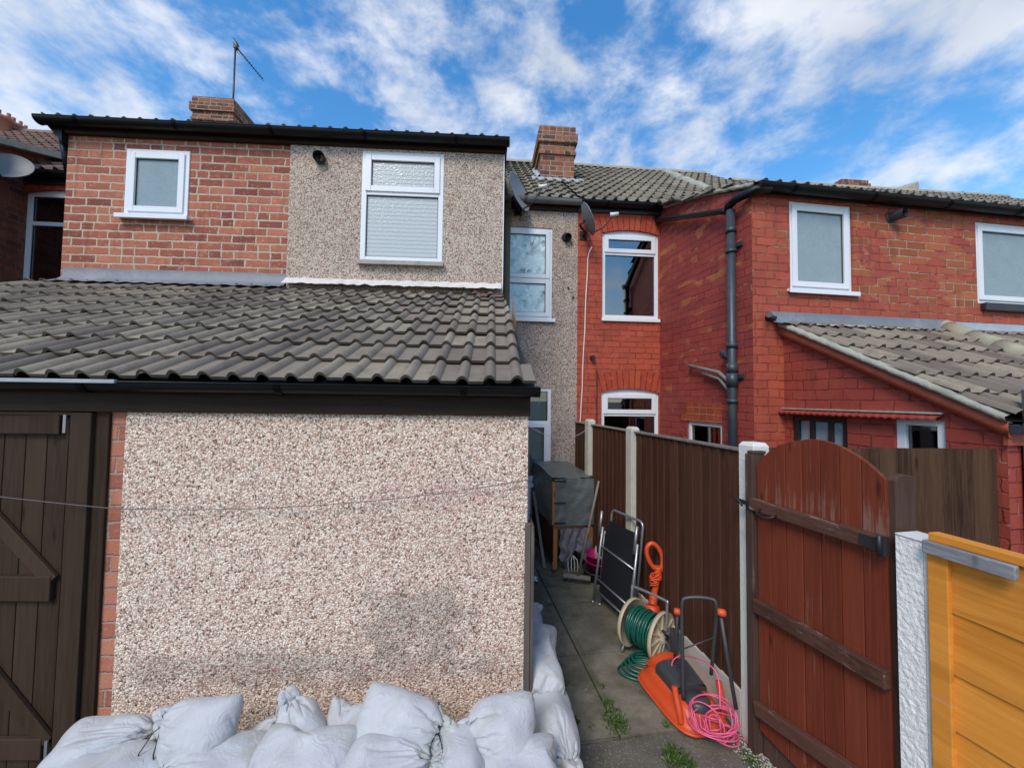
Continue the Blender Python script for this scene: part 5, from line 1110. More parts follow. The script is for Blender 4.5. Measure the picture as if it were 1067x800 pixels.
# ================================================================ satellite dishes and aerial
def dish(F, u, z, n, rx, rz, yaw, tilt, label, arm=True, wallmount=True):
    c = F.W(u, n, z); t = thing('satellite_dish', label, 'satellite dish', F.W(u, 0, z-0.2), 'satellite dishes on the rear walls')
    d = Vector((math.sin(R(yaw))*math.cos(R(tilt)), -math.cos(R(yaw))*math.cos(R(tilt)), math.sin(R(tilt)))); sx = d.cross(Vector((0, 0, 1))).normalized(); sy = sx.cross(d)
    mb = MB(); mb.grid(lambda i, j: c+sx*rx*(j/8)*math.cos(2*math.pi*i/36)+sy*rz*(j/8)*math.sin(2*math.pi*i/36)-d*0.05*(1-(j/8)**2), 36, 9, wrapu=True)
    mb.grid(lambda i, j: c+sx*rx*(j/8)*math.cos(2*math.pi*i/36)*0.995+sy*rz*(j/8)*math.sin(2*math.pi*i/36)*0.995-d*(0.05*(1-(j/8)**2)+0.006), 36, 9, wrapu=True)
    mb.tube([c+sx*rx*math.cos(2*math.pi*i/36)+sy*rz*math.sin(2*math.pi*i/36)-d*0.003 for i in range(36)], 0.006, 6, closed=True)
    part(mb, 'reflector', 'dish', t)
    mb = MB(); q = F.W(u-0.04, 0.0, z-rz*0.5); mb.tube([c-d*0.055, c-d*0.12-Vector((0, 0, .03)), F.W(u, n*0.4, z-rz*0.6), F.W(u, 0.0, z-rz*0.6)], 0.016, 10); mb.box(F, u-0.05, u+0.05, 0.0, 0.008, z-rz*0.6-0.06, z-rz*0.6+0.06)
    part(mb, 'wall_bracket', 'darkmetal', t)
    mb = MB(); e = c+d*0.32-sy*0.10; mb.tube([c-sy*rz*0.98-d*.01, c-sy*rz*0.95+d*.12, e], 0.009, 8); part(mb, 'feed_arm', 'darkmetal', t)
    mb = MB(); mb.lathe(e, -d+sy*0.3, [(-.05, 0), (-.05, .022), (.02, .026), (.05, .032), (.055, 0)], 14); part(mb, 'receiver', 'whiteplastic', t)
u, z = M_.P(541.5, 200, 0.22); dish(M_, u, z, 0.22, 0.24, 0.25, 60, 14, 'grey satellite dish seen edge-on over the grey gutter beside the left downpipe')
u, z = M_.P(613, 228, 0.25); dish(M_, u, z, 0.25, 0.24, 0.20, 84, 25, 'dark grey satellite dish seen edge-on on the red wall at the black gutter end')
u, z = NS.P(6, 172, 0.22); dish(NS, u, z, 0.22, 0.22, 0.17, 25, 22, 'grey satellite dish facing forwards at the far left edge of the photo')
t = thing('tv_aerial', 'thin television aerial on a tall mast behind the left chimney', 'aerial', M_.W((cu0+cu1)/2+0.3, -3.8, czt-0.6))
mu, mzb = M_.P(243, 104, -3.85); _, mzt = M_.P(244, 47, -3.85)
mb = MB(); mb.tube([M_.W(mu, -3.85, mzb-0.9), M_.W(mu, -3.85, mzt)], 0.019, 8); part(mb, 'mast', 'darkmetal', t)
mb = MB(); a = M_.W(mu, -3.85, mzt-0.03); e = M_.P(274, 83, -4.1); b = M_.W(e[0], -4.1, e[1]); mb.tube([a, b], 0.011, 6)
dd = (b-a).normalized(); 
for i in range(13):
    q = a+(b-a)*(i+0.5)/13; l = 0.085+0.05*(1-i/13); mb.tube([q-M_.n*l, q+M_.n*l], 0.005, 5); mb.tube([q-Vector((.02, 0, .03)), q+Vector((.02, 0, .03))], 0.004, 5)
for s_ in (-1, 1): mb.tube([a+Vector((0.02, 0, 0.09*s_))-M_.n*.12, a+Vector((0.02, 0, 0.09*s_))+M_.n*.12], 0.006, 5)
mb.tube([a+Vector((0.02, 0, -.12)), a+Vector((0.02, 0, .12))], 0.006, 5); mb.box(M_, mu-0.03, mu+0.04, -3.9, -3.82, mzt-0.08, mzt+0.06)
part(mb, 'antenna', 'darkmetal', t)

# ================================================================ clothes line
def sagline(a, b, sag, k=24): return [a.lerp(b, i/k)+Vector((0, 0, -sag*4*(i/k)*(1-i/k))) for i in range(k+1)]
mb = MB(); P1 = O_.W(O_.P(-60, 512, 0.05)[0], 0.05, O_.P(-60, 510, 0.05)[1]); P2 = O_.W(0.02, 0.03, O_.P(551, 499, 0.03)[1])
k0 = O_.P(118, 530, 0.05); K1 = O_.W(k0[0], 0.045, k0[1])
mb.tube(sagline(P1, K1, 0.004)+sagline(K1, P2, 0.055)[1:], 0.0022, 6); o = mb.build('clothes_line', 'wire'); tag(o, 'thin dark line sagging across the cream pebble-dashed outhouse wall', 'line')
mb = MB(); a = O_.W(0.02, -0.5, 1.70); b = G_.W(up2, 0.03, 1.53); mb.tube(sagline(a, b, 0.10), 0.002, 6); o = mb.build('clothes_line', 'whiteplastic'); tag(o, 'pale line looping from the outhouse corner to the farthest concrete post', 'line')

# ================================================================ sandbags
SG = 'white sandbags piled against the outhouse'
def sim_bag(seed, neck=True, L=1.0, W=0.72, nx=60, ny=44, frames=34, press=2.8):
    """a sewn sack puffed up by its filling: cloth simulation, neck drawn together by its tie"""
    rs = random.Random(seed); vs = []; idx = {}
    def V(i, j, s):
        b = i in (0,) or j in (0, ny) or i == nx
        k = (i, j, 0 if b else s)
        if k not in idx:
            x = (i/nx-0.5)*L; y = (j/ny-0.5)*W; z = 0 if b else s*0.012*(1+0.3*noise.noise(Vector((x*9+seed, y*9, s))))
            idx[k] = len(vs); vs.append((x, y, z))
        return idx[k]
    fs = []; uv = []
    for s in (1, -1):
        for i in range(nx):
            for j in range(ny):
                q = [V(i, j, s), V(i+1, j, s), V(i+1, j+1, s), V(i, j+1, s)]
                c = [(i/nx, j/ny), ((i+1)/nx, j/ny), ((i+1)/nx, (j+1)/ny), (i/nx, (j+1)/ny)]
                if s < 0: q = q[::-1]; c = c[::-1]
                fs.append(q); uv.append(c)
    me = bpy.data.meshes.new('sim'); me.from_pydata(vs, [], fs)
    o = bpy.data.objects.new('sim', me); bpy.context.scene.collection.objects.link(o)
    if neck:
        vg = o.vertex_groups.new(name='pin'); o.shape_key_add(name='Basis'); sk = o.shape_key_add(name='tie')
        i0 = int(nx*0.84)
        for (i, j, s), k in idx.items():
            if i in (i0, i0+1):
                vg.add([k], 1.0, 'REPLACE'); x, y, z = vs[k]; th = (j/ny-0.5)*math.pi
                r = W*0.055
                sk.data[k].co = (x-0.07*L, r*math.sin(th)*1.3, (s if s else 0)*r*math.cos(th)*0.8+(0.004*((i+j) % 2)))
        sk.value = 0; sk.keyframe_insert('value', frame=1); sk.value = 1; sk.keyframe_insert('value', frame=int(frames*0.6))
    md = o.modifiers.new('cloth', 'CLOTH'); st = md.settings
    st.quality = 6; st.mass = 0.15; st.tension_stiffness = 25; st.compression_stiffness = 25; st.shear_stiffness = 8; st.bending_stiffness = 0.03
    st.air_damping = 3; st.use_pressure = True; st.uniform_pressure_force = press; st.effector_weights.gravity = 0.0
    if neck: st.vertex_group_mass = 'pin'
    st.shrink_min = -0.06; st.shrink_max = -0.06
    md.point_cache.frame_start = 1; md.point_cache.frame_end = frames
    sc = bpy.context.scene
    for f in range(1, frames+1): sc.frame_set(f)
    dg = bpy.context.evaluated_depsgraph_get(); ev = o.evaluated_get(dg); m = ev.to_mesh()
    co = [v.co.copy() for v in m.vertices]; ev.to_mesh_clear()
    bpy.data.objects.remove(o); bpy.data.meshes.remove(me); sc.frame_set(1)
    return co, fs, uv

SACKS = {True: [sim_bag(3, True), sim_bag(8, True, L=0.92, press=2.2), sim_bag(14, True, W=0.78, press=3.4)], False: [sim_bag(5, False, L=0.86, press=2.6)]}
def sandbag(c, yaw, L_, Wd, H, label, seed, pitch=0.0, roll=0.0, neck=1, bend=0.0, tw=0.0, group=SG, frilldir=None):
    """a filled sack: c centre, yaw heading of the tied end, L_ Wd H overall size"""
    rs = random.Random(seed*7+1); Xa = Vector((math.cos(R(yaw))*math.cos(R(pitch)), math.sin(R(yaw))*math.cos(R(pitch)), math.sin(R(pitch))))
    Ya = Vector((0, 0, 1)).cross(Xa).normalized(); Za = Xa.cross(Ya); Ya, Za = Ya*math.cos(R(roll))+Za*math.sin(R(roll)), Za*math.cos(R(roll))-Ya*math.sin(R(roll))
    c = Vector(c); co, fs, uv = rs.choice(SACKS[bool(neck)]); fl = rs.choice((1, -1)); flz = rs.choice((1, -1))
    mx = [max(abs(p[k]) for p in co) for k in range(3)]; x0, x1 = min(p.x for p in co), max(p.x for p in co); y0, y1 = min(p.y for p in co), max(p.y for p in co); z1 = max(abs(p.z) for p in co)
    so = Vector((seed*3.7, seed*1.3, seed*2.9)); hd = Vector(frilldir) if frilldir else None
    tail = x0+(x1-x0)*0.80
    def T(p):
        x = ((p.x-x0)/(x1-x0)-0.5)*L_; y = ((p.y-y0)/(y1-y0)-0.5)*Wd*fl; z = p.z/z1*H*0.5*flz; cn = (2*x/L_)**2*(2*y/Wd)**2; x *= 1-0.22*cn; y *= 1-0.20*cn
        q = Vector((x*6, y*6, z*6))+so; d = noise.noise_vector(q*0.55)*0.035+noise.noise_vector(q*1.5)*0.011
        z += 0.020*noise.noise(Vector((x*9, y*9, 0))+so)
        x, y, z = x+d.x*.6, y+d.y*.6, z+d.z*.8
        tt = tw*(x/L_); y, z = y*math.cos(tt)-z*math.sin(tt), y*math.sin(tt)+z*math.cos(tt)
        if z < -H*0.34: z = -H*0.34+(z+H*0.34)*0.3
        z -= bend*(x/L_)**2*L_*2.2
        w_ = c+Xa*x+Ya*y+Za*z
        if hd is not None and p.x > tail:     # the loose end above the tie leans its own way
            k = min(1, (p.x-tail)/(x1-tail)); w_ += hd*0.085*k - Xa*0.045*k
        return w_
    t_ = thing('sandbag', label, 'sandbag', (c.x, c.y, max(0, c.z-H*0.5)), group)
    mb = MB(); mb.v = [T(p) for p in co]; mb.f = [tuple(q) for q in fs]; mb.uv = [list(u) for u in uv]; mb.r = [(0.5, 0)]*len(fs); mb.mi = [0]*len(fs); mb.sm = [True]*len(fs)
    body = part(mb, 'sack', 'bag', t_, fix=True); m_ = body.modifiers.new('smooth', 'SUBSURF'); m_.levels = 1; m_.render_levels = 1
    if neck:
        nk = [q for q in co if abs(q.x-(x0+(x1-x0)*0.815)) < 0.02*(x1-x0) and abs(q.y) < 0.12]
        nc = T(sum(nk, Vector())/len(nk)) if nk else T(Vector((tail, 0, 0))); rr = 0.024
        m4 = MB(); 
        for e_ in (0, 0.006): m4.tube([nc+Xa*(e_+0.003*math.sin(i))+Ya*rr*1.15*math.cos(2*math.pi*i/20)+Za*rr*math.sin(2*math.pi*i/20) for i in range(20)], 0.0030, 6, closed=True)
        e1 = nc+Za*rr
        for q in range(2):
            v = Vector((rs.uniform(-.05, .05), -0.05-0.02*rs.random(), -0.05)); m4.tube([e1, e1+v*0.5+Vector((0, 0, .02)), e1+v*1.1, e1+v*1.3+Vector((rs.uniform(-.04, .04), 0, -.07))], 0.0024, 6)
        part(m4, 'tie_cord', 'blackcord', t_)
    return t_
def cpx(px, py, Y): return aty(px, py, Y)
# front row: bottom layer, then top layer
B = [
 # px, py, depth, yaw, L, W, H, neck, pitch, roll, bend
 (120, 812, 1.56, 178, .46, .32, .16, 0, 0, 0, 0, 'lowest sandbag at the door end, under the long lying bag'),
 (212, 806, 1.54, 182, .40, .30, .15, 1, 0, -14, 0, 'lower sandbag peeping out below the plump square bag with the stitched edge'),
 (312, 800, 1.54, 176, .42, .30, .15, 0, 2, -16, 0, 'lower sandbag under the bag with the tall tuft'),
 (405, 797, 1.55, 4, .42, .30, .14, 1, 0, 14, 0, 'lower sandbag under the wide flat sandbag with the gathered neck'),
 (478, 802, 1.56, 96, .34, .22, .15, 0, 10, 0, 0, 'lower sandbag with its short end facing out, below the gathered neck'),
 (540, 806, 1.57, 2, .36, .30, .15, 0, 0, 12, 0, 'lower sandbag at the outer corner of the pile, below the square bag with black cord'),
]
for i, b in enumerate(B):
    c = cpx(b[0], b[1], b[2]); sandbag(c, b[3], b[4]*1.12, b[5]*1.14, b[6]*1.1, b[11], 11+i, neck=b[7], pitch=b[8], roll=b[9], bend=b[10])
T = [
 (112, 772, 1.68, 7, .42, .27, .18, 1, 6, 24, .10, 'long sandbag lying against the foot of the brown door', (0.3, -0.1, 0.7), .0),
 (203, 757, 1.64, 168, .34, .29, .155, 1, -6, -50, .05, 'plump square sandbag with a stitched right edge, second from the door', (-0.7, -0.1, 0.5), -.15),
 (266, 772, 1.70, 40, .30, .20, .13, 1, 24, 22, .0, 'creased sandbag sunk between the stitched bag and the bag with a tall tuft', (-0.1, -0.15, 0.8), .0),
 (312, 764, 1.66, 128, .34, .24, .16, 1, 26, -20, .0, 'sandbag with a tall twisted tuft, left of the middle of the top row', (-0.35, -0.1, 0.9), .0),
 (358, 762, 1.70, 172, .23, .27, .13, 0, 0, -52, .0, 'narrow flat sandbag wedged in the middle of the top row', None, .0),
 (420, 751, 1.67, 356, .40, .28, .135, 1, -3, 50, .04, 'wide flat sandbag with its gathered neck pointing right, in the middle of the top row', (0.9, -0.3, 0.1), .2),
 (520, 760, 1.69, 182, .34, .30, .145, 1, 2, -52, .0, 'square sandbag with black cord at its left side, on the corner of the pile', (-0.6, -0.5, 0.2), .15),
]
for i, b in enumerate(T):
    c = cpx(b[0], b[1]+5, b[2]); sandbag(c, b[3], b[4]*1.13, b[5]*1.14, b[6]*1.15, b[11], 31+i, neck=b[7], pitch=b[8], roll=b[9], bend=b[10], frilldir=b[12], tw=b[13])
# bags along the side of the outhouse
Sd = [
 ((0.22, 1.83, 0.12), 95, .46, .30, .18, 0, 'bottom sandbag of the side row, next to the path at the corner'),
 ((0.19, 2.30, 0.12), 92, .48, .28, .18, 1, 'second bottom sandbag of the side row beside the path'),
 ((0.14, 2.80, 0.11), 95, .48, .24, .18, 1, 'lowest and farthest sandbag of the side row, against the outhouse side wall'),
 ((0.225, 1.88, 0.29), 280, .42, .27, .16, 1, 'sandbag with a white rag knot on top of the corner beside the path'),
 ((0.185, 2.26, 0.38), 88, .52, .25, .19, 0, 'topmost sandbag of the side row, bulging over the path'),
 ((0.15, 2.74, 0.29), 84, .46, .21, .19, 1, 'slim upper sandbag at the far end of the side row'),
]
for i, b in enumerate(Sd): sandbag(b[0], b[1], b[2]*1.15, b[3]*1.1, b[4]*1.1, b[6], 61+i, neck=b[5], frilldir=(0.4, -0.5, 0.5) if i == 3 else ((0.8, 0.3, 0.1) if i == 5 else None))
# ================================================================ things along the path
# covered rabbit hutch
H_ = Fr(*(atz(576, 597, 0).xy), 11)
hz = [H_.P(600, 546)[1], H_.P(600, 498)[1]]; hw = H_.P(618, 520)[0]; hd = 0.95; dn0 = 0.0
ht_ = thing('rabbit_hutch', 'raised wooden rabbit hutch under a dark grey weatherproof cover at the end of the path', 'hutch', H_.W(hw/2, -0.3, 0))
mb = MB()
def hb(i, j):   # wrinkled cover: box skin
    us = [(0, 0), (0, 1), (1, 1), (1, 0)]
    return None
def face_grid(mb, P_, k=22, l=22): mb.grid(P_, k+1, l+1)
zb, ztf, ztb = hz[0]-0.01, hz[1], hz[1]+0.05
wr = lambda p, a=0.022: a*noise.noise(p*4)+a*0.5*(0.4-abs(noise.noise(p*9)))*1.5
def sk(u, n, z, nv):
    p = H_.W(u, n, z); return p+nv*wr(p)
face_grid(mb, lambda i, j: sk(hw*i/22, 0.015, zb+(ztf-zb)*j/22, H_.n))
face_grid(mb, lambda i, j: sk(hw*i/22, 0.015-hd*j/22, ztf+(ztb-ztf)*j/22, Vector((0, 0, 1))))
face_grid(mb, lambda i, j: sk(-0.0, 0.015-hd*i/22, zb+(ztf+(ztb-ztf)*i/22-zb)*j/22, -H_.u))
face_grid(mb, lambda i, j: sk(hw, 0.015-hd*i/22, zb+(ztf+(ztb-ztf)*i/22-zb)*j/22, H_.u))
part(mb, 'cover', 'cover', ht_)
mb = MB()
for z in (ztf-0.02, (zb+ztf)/2, zb+0.04): mb.box(H_, -0.005, 0.13, 0.028, 0.034, z-0.006, z+0.006)
part(mb, 'strap', 'blackcord', ht_)
mb = MB(); mb.box(H_, -0.018, 0.012, 0.0, 0.026, zb+0.02, ztf-0.03); mb.box(H_, 0.0, hw, -0.02, 0.0, zb-0.03, zb-0.004)
part(mb, 'frame', 'hutchwood', ht_, bevel=0.003)
for (a, b) in ((0, 0), (hw-0.045, 0), (0, -hd+0.06), (hw-0.045, -hd+0.06)):
    mb = MB(); mb.box(H_, a, a+0.05, b-0.045, b, 0.035, zb-0.031); part(mb, 'leg', 'hutchwood', ht_, bevel=0.003)
mb = MB(); mb.box(H_, -0.002, 0.002, -hd, 0, 0.12, zb-0.03); mb.box(H_, 0.0, hw, -hd, -hd+0.01, 0.1, zb); part(mb, 'side_board', 'fencedark', ht_)
mb = MB(); mb.grid(lambda i, j: H_.W(0.075+(hw-0.085)*i/30+0.02*math.sin(j*.5)*(j/20), 0.004+0.02*noise.noise(Vector((i*.22, j*.2, 3)))+0.012*math.sin(i*.8+j*.3), zb-0.03-(0.30+0.06*math.sin(i*.3))*j/20), 31, 21); part(mb, 'hanging_cloth', 'tarp', ht_)
mb = MB(); 
for a in (0.01, hw-0.05): mb.lathe(H_.W(a, -0.01, 0.022), H_.u, [(-.01, 0), (-.01, .02), (.012, .02), (.012, 0)], 14)
part(mb, 'castor', 'charcoal', ht_)
# board leaning between wall and hutch
mb = MB(); a = aty(556, 512, 4.9); b = atz(571, 596, 0.01); mb.bar(b+Vector((-.03, .1, 0)), a, 0.03, 0.02); o = mb.build('wooden_pole', 'greyboard'); recentre(o); tag(o, 'thin dark wooden pole leaning along the left side of the covered hutch', 'pole')
# broom
t = thing('broom', 'worn broom with a long grey handle leaning beside the hutch', 'broom', atz(598, 598, 0))
hb_ = atz(602, 606, 0.0); hb_.z = 0.055; tp = aty(624, 501, hb_.y+0.10)
mb = MB(); mb.tube([hb_, hb_.lerp(tp, .5)+Vector((0.004, 0, 0)), tp], 0.0125, 10); part(mb, 'handle', 'greyboard', t)
mb = MB(); BR = Fr(hb_.x, hb_.y, -14); mb.box(BR, -0.15, 0.13, -0.03, 0.03, 0.035, 0.065); part(mb, 'head', 'greyboard', t, bevel=0.008)
mb = MB()
for i in range(26):
    for j in range(3):
        u = -0.143+0.27*i/25; n = -0.02+0.02*j; mb.tube([BR.W(u, n, 0.04), BR.W(u+random.uniform(-.01, .01), n*1.6+random.uniform(-.006, .006), 0.0)], 0.0035, 4)
part(mb, 'bristles', 'charcoal', t)
# small garden tools: hand rake, metal can
t = thing('hand_rake', 'small hand rake with pale tines standing by the hutch leg', 'hand rake', atz(597, 594, 0))
c = atz(597, 596, 0.0); mb = MB()
for i in range(4):
    x = -0.045+0.03*i; mb.tube([c+Vector((0, 0.05, 0.17)), c+Vector((x*1.1, 0.02, 0.12)), c+Vector((x*1.2, 0, 0.06)), c+Vector((x, -0.015, 0.004))], 0.0045, 6)
part(mb, 'tines', 'whiteplastic', t); mb = MB(); mb.tube([c+Vector((0, 0.05, 0.16)), c+Vector((0.01, 0.09, 0.38))], 0.011, 8); part(mb, 'handle', 'greyboard', t)
c = atz(590, 591, 0.0); mb = MB(); mb.lathe(c, (0, 0, 1), [(0, 0), (0, .036), (.004, .038), (.05, .036), (.055, .039), (.12, .036), (.125, .039), (.13, .037), (.13, .033), (.01, .032)], 22); o = mb.build('metal_can', 'metal'); recentre(o); tag(o, 'small shiny metal can on the ground by the hutch', 'can')
c = atz(584, 600, 0)
# magenta tubs on a grey tray
c = atz(627, 607, 0.0); c.y += 0.10
mb = MB(); k = 28
def tub(z0, h, r0, r1): return [(z0, 0), (z0, r0), (z0+h*0.92, r1), (z0+h*0.93, r1+0.012), (z0+h, r1+0.012), (z0+h, r1-0.004), (z0+0.01, r0-0.006), (z0+0.01, 0)]
mb.lathe(c, (0, 0, 1), tub(0, 0.10, 0.145, 0.165), 30); o = mb.build('plastic_basin', 'charcoal'); recentre(o); tag(o, 'dark grey round basin on the ground underneath the magenta tubs', 'basin')
for z, l in ((0.085, 'lower magenta plastic tub stacked on the dark basin by the fence'), (0.155, 'upper magenta plastic tub on top of the stack by the fence')):
    mb = MB(); mb.lathe(c+Vector((0, 0, 0)), (0, 0, 1), tub(z, 0.10, 0.115, 0.135), 30); o = mb.build('plastic_tub', 'magenta'); recentre(o); tag(o, l, 'tub', 'magenta tubs stacked by the fence')
c2 = c+Vector((0.03, 0.12, 0)); mb = MB(); mb.lathe(c2, (0, 0, 1), [(0, 0), (0, .05), (.28, .05), (.33, .02), (.36, .02), (.37, 0)], 16); o = mb.build('plastic_bottle', 'whiteplastic'); recentre(o); tag(o, 'white plastic bottle standing behind the magenta tubs against the fence', 'bottle')
# scraps of white sack on the path
for (x, y, l, s_) in ((557, 604, 'small white scrap of plastic lying on the path near the outhouse corner', 1), (551, 618, 'white scrap of sacking lying at the far end of the sandbags', 1.2)):
    c = atz(x, y, 0.008); mb = MB(); mb.grid(lambda i, j: c+Vector((0.05*s_*(i/10-.5)+0.008*math.sin(j), 0.10*s_*(j/10-.5), 0.012+0.012*noise.noise(Vector((i*.4, j*.5, x))))), 11, 11); o = mb.build('plastic_scrap', 'whiteplastic'); recentre(o); tag(o, l, 'scrap')

# folding chair leaning on the fence
cA, cB = Vector((0.80, 3.58, 0)), Vector((0.985, 3.16, 0)); cu_ = (cB-cA).normalized(); cw = (cB-cA).length; side = Vector((-cu_.y, cu_.x, 0)); side = side if side.x > 0 else -side
lean = (Vector((0, 0, 1))+side*0.11).normalized()
def CP(u, h, d=0.0): return cA+cu_*u+lean*h-side*d
t = thing('folding_chair', 'folded garden chair with grey metal tubes and black fabric leaning on the fence', 'chair', (cA+cB)/2)
mb = MB(); mb.grid(lambda i, j: CP(0.035+(cw-0.07)*i/16, 0.12+0.52*j/16, 0.012+0.012*math.sin(i/16*math.pi)), 17, 17); part(mb, 'seat', 'blackfabric', t)
mb = MB(); mb.grid(lambda i, j: CP(0.05+(cw-0.08)*i/16, 0.20+0.56*j/16, -0.018+0.012*math.sin(i/16*math.pi)), 17, 17); part(mb, 'backrest', 'blackfabric', t)
def uloop(u0, u1, h0, h1, d, r=0.045):
    pts = [CP(u0, h0, d)]
    for k in range(7): a = math.pi/2*k/6; pts.append(CP(u0+r-r*math.cos(a), h1-r+r*math.sin(a), d))
    for k in range(7): a = math.pi/2*k/6; pts.append(CP(u1-r+r*math.sin(a), h1-r+r*math.cos(a), d))
    pts.append(CP(u1, h0, d)); return pts
mb = MB(); mb.tube(uloop(0.06, cw-0.0, 0.25, 0.86, -0.03), 0.011, 10); part(mb, 'back_frame', 'metal', t)
for h in (0.50, 0.20, 0.10): mb = MB(); mb.tube([CP(0.0, h+0.03, 0.025), CP(cw, h-0.01, 0.025)], 0.009, 8); part(mb, 'crossbar', 'metal', t)
for (u0, h0, u1, h1, d) in ((-0.02, 0.0, 0.025, 0.70, 0.03), (cw+0.0, 0.0, cw+0.02, 0.70, 0.03), (0.04, 0.0, 0.02, 0.66, 0.0), (cw-0.05, 0.0, cw-0.01, 0.66, 0.0)):
    mb = MB(); mb.tube([CP(u0, h0, d), CP(u1, h1, d)], 0.0115, 10); mb.tube([CP(u0, -0.002, d), CP(u0, 0.03, d)], 0.014, 8); part(mb, 'leg', 'metal', t)
for u in (0.0, cw+0.005): mb = MB(); mb.tube([CP(u, 0.62, 0.045), CP(u+0.004, 0.84, 0.04)], 0.014, 8); part(mb, 'armrest', 'metal', t)

# orange grass trimmer with cable wrapped round it
t = thing('grass_trimmer', 'bright orange grass trimmer with its cable wound round it, propped against the fence', 'grass trimmer', G_.W(G_.P(682, 628, 0.07)[0], 0.08, 0))
Yt = 3.0
def tp_(x, y, Y=Yt): return aty(x, y, Y)
mb = MB(); lp = [tp_(x, y) for x, y in ((682, 592), (677, 585), (674, 576), (675, 569), (680, 566), (686, 571), (690, 580), (690, 589), (687, 596), (684, 600))]
from mathutils import geometry
def smooth_path(p, k=6, closed=False):
    out = []; n = len(p)
    rng = range(n if closed else n-1)
    for i in rng:
        p0 = p[(i-1) % n] if closed or i > 0 else p[0]; p1 = p[i]; p2 = p[(i+1) % n]; p3 = p[(i+2) % n] if closed or i+2 < n else p[-1]
        for q in range(k):
            s_ = q/k; out.append(0.5*((2*p1)+(p2-p0)*s_+(2*p0-5*p1+4*p2-p3)*s_*s_+(3*p1-p0-3*p2+p3)*s_**3))
    if not closed: out.append(p[-1])
    return out
mb.tube(smooth_path(lp), 0.017, 12); part(mb, 'handle', 'orange', t)
mb = MB(); mb.tube(smooth_path([tp_(686, 590), tp_(685, 600), tp_(683, 612), tp_(681, 622), tp_(680, 630, 2.98)]), [0.028]*8+[0.024]*9+[0.033]*8, 12); mb.tube([tp_(680, 630, 2.98), tp_(680, 640, 2.96)], [0.05, 0.06], 14); part(mb, 'body', 'orange', t)
mb = MB(); pts = []
for i in range(150):
    a = i/150; p = tp_(684.5-3.5*a, 596+22*a*0.6+2*math.sin(i*.4)); rr = 0.034+0.006*math.sin(i*.37); th = i*2*math.pi/14; pts.append(p+Vector((rr*math.cos(th), rr*math.sin(th), 0.008*math.sin(th*1.5+i*.1))))
mb.tube(pts, 0.004, 6); part(mb, 'cable', 'orangecable', t)

# hose reel
D1, D2 = Vector((0.925, 2.95, 0.20)), Vector((1.075, 2.765, 0.20)); ax = (D2-D1).normalized(); hA = Vector((0, 0, 1)); hB = ax.cross(hA).normalized(); rl = (D2-D1).length
t = thing('hose_reel', 'cream garden hose reel wound with dark green hose beside the fence', 'hose reel', ((D1+D2)/2).xy.to_3d())
for (c, s_) in ((D1, -1), (D2, 1)):
    mb = MB(); r_ = 0.165
    mb.lathe(c, ax*s_, [(0.0, 0.03), (0.0, r_-0.012), (-0.012, r_-0.006), (-0.012, r_+0.004), (0.014, r_+0.004), (0.014, r_-0.008), (0.004, r_-0.012), (0.006, 0.045), (0.03, 0.04), (0.03, 0.0)], 48)
    for i in range(12):
        a = 2*math.pi*i/12; dv = hA*math.cos(a)+hB*math.sin(a); mb.bar(c+ax*s_*0.008+dv*0.042, c+ax*s_*0.008+dv*(r_-0.01), 0.012, 0.010, upv=ax)
    part(mb, 'flange', 'cream', t)
mb = MB(); mb.tube([D1, D2], 0.055, 20); part(mb, 'drum', 'cream', t)
mb = MB(); pts = []
rs = random.Random(4)
for lay in range(4):
    rr = 0.070+lay*0.018; turns = 9
    for i in range(turns*20):
        f = i/(turns*20); f = f if lay % 2 == 0 else 1-f; th = i*2*math.pi/20
        off = 0.02+(rl-0.04)*f+0.006*math.sin(th*0.5+lay*2); pts.append(D1+ax*off+(hA*math.cos(th)+hB*math.sin(th))*(rr+0.005*math.sin(th*0.37+lay)))
mb.tube(pts, 0.0085, 8)
for q in range(5):   # loose coils on the ground
    cc = Vector((0.90+0.02*q, 2.70+0.012*q, 0.012+0.014*q)); loop = []
    for i in range(29):
        th = 2*math.pi*i/28; loop.append(cc+Vector((0.145*math.cos(th)*(1-0.05*q), (0.095-0.006*q)*math.sin(th), 0.006*math.sin(th*2+q))))
    mb.tube(loop, 0.0085, 8)
part(mb, 'hose', 'hose', t)
mb = MB(); ha = D1-ax*0.02; hb2 = D2+ax*0.025; fr = [ha+Vector((0, 0, -.19))+hB*0.10, ha+Vector((0, 0, .0)), ha+Vector((0, 0, .22))+hB*-0.03, ha+Vector((0, 0, .245))+ax*.02+hB*-.035, hb2+Vector((0, 0, .245))-ax*.02+hB*-.035, hb2+Vector((0, 0, .22))+hB*-.03, hb2, hb2+Vector((0, 0, -.19))+hB*0.10]
mb.tube(smooth_path(fr, 5), 0.010, 10); mb.tube([ha+Vector((0, 0, 0)), ha+Vector((0, 0, -.19))-hB*0.12], .010, 8); mb.tube([hb2, hb2+Vector((0, 0, -.19))-hB*0.12], .010, 8); part(mb, 'frame', 'metal', t)
mb = MB(); mb.tube([D2+ax*.03, D2+ax*.05+Vector((0, 0, .02)), D2+ax*.05+hB*.07+Vector((0, 0, .09)), D2+ax*.10+hB*.07+Vector((0, 0, .09))], .010, 8); mb.box(Fr(D2.x+.06, D2.y, -20), 0, .06, -.02, .03, .13, .26); part(mb, 'crank', 'charcoal', t)

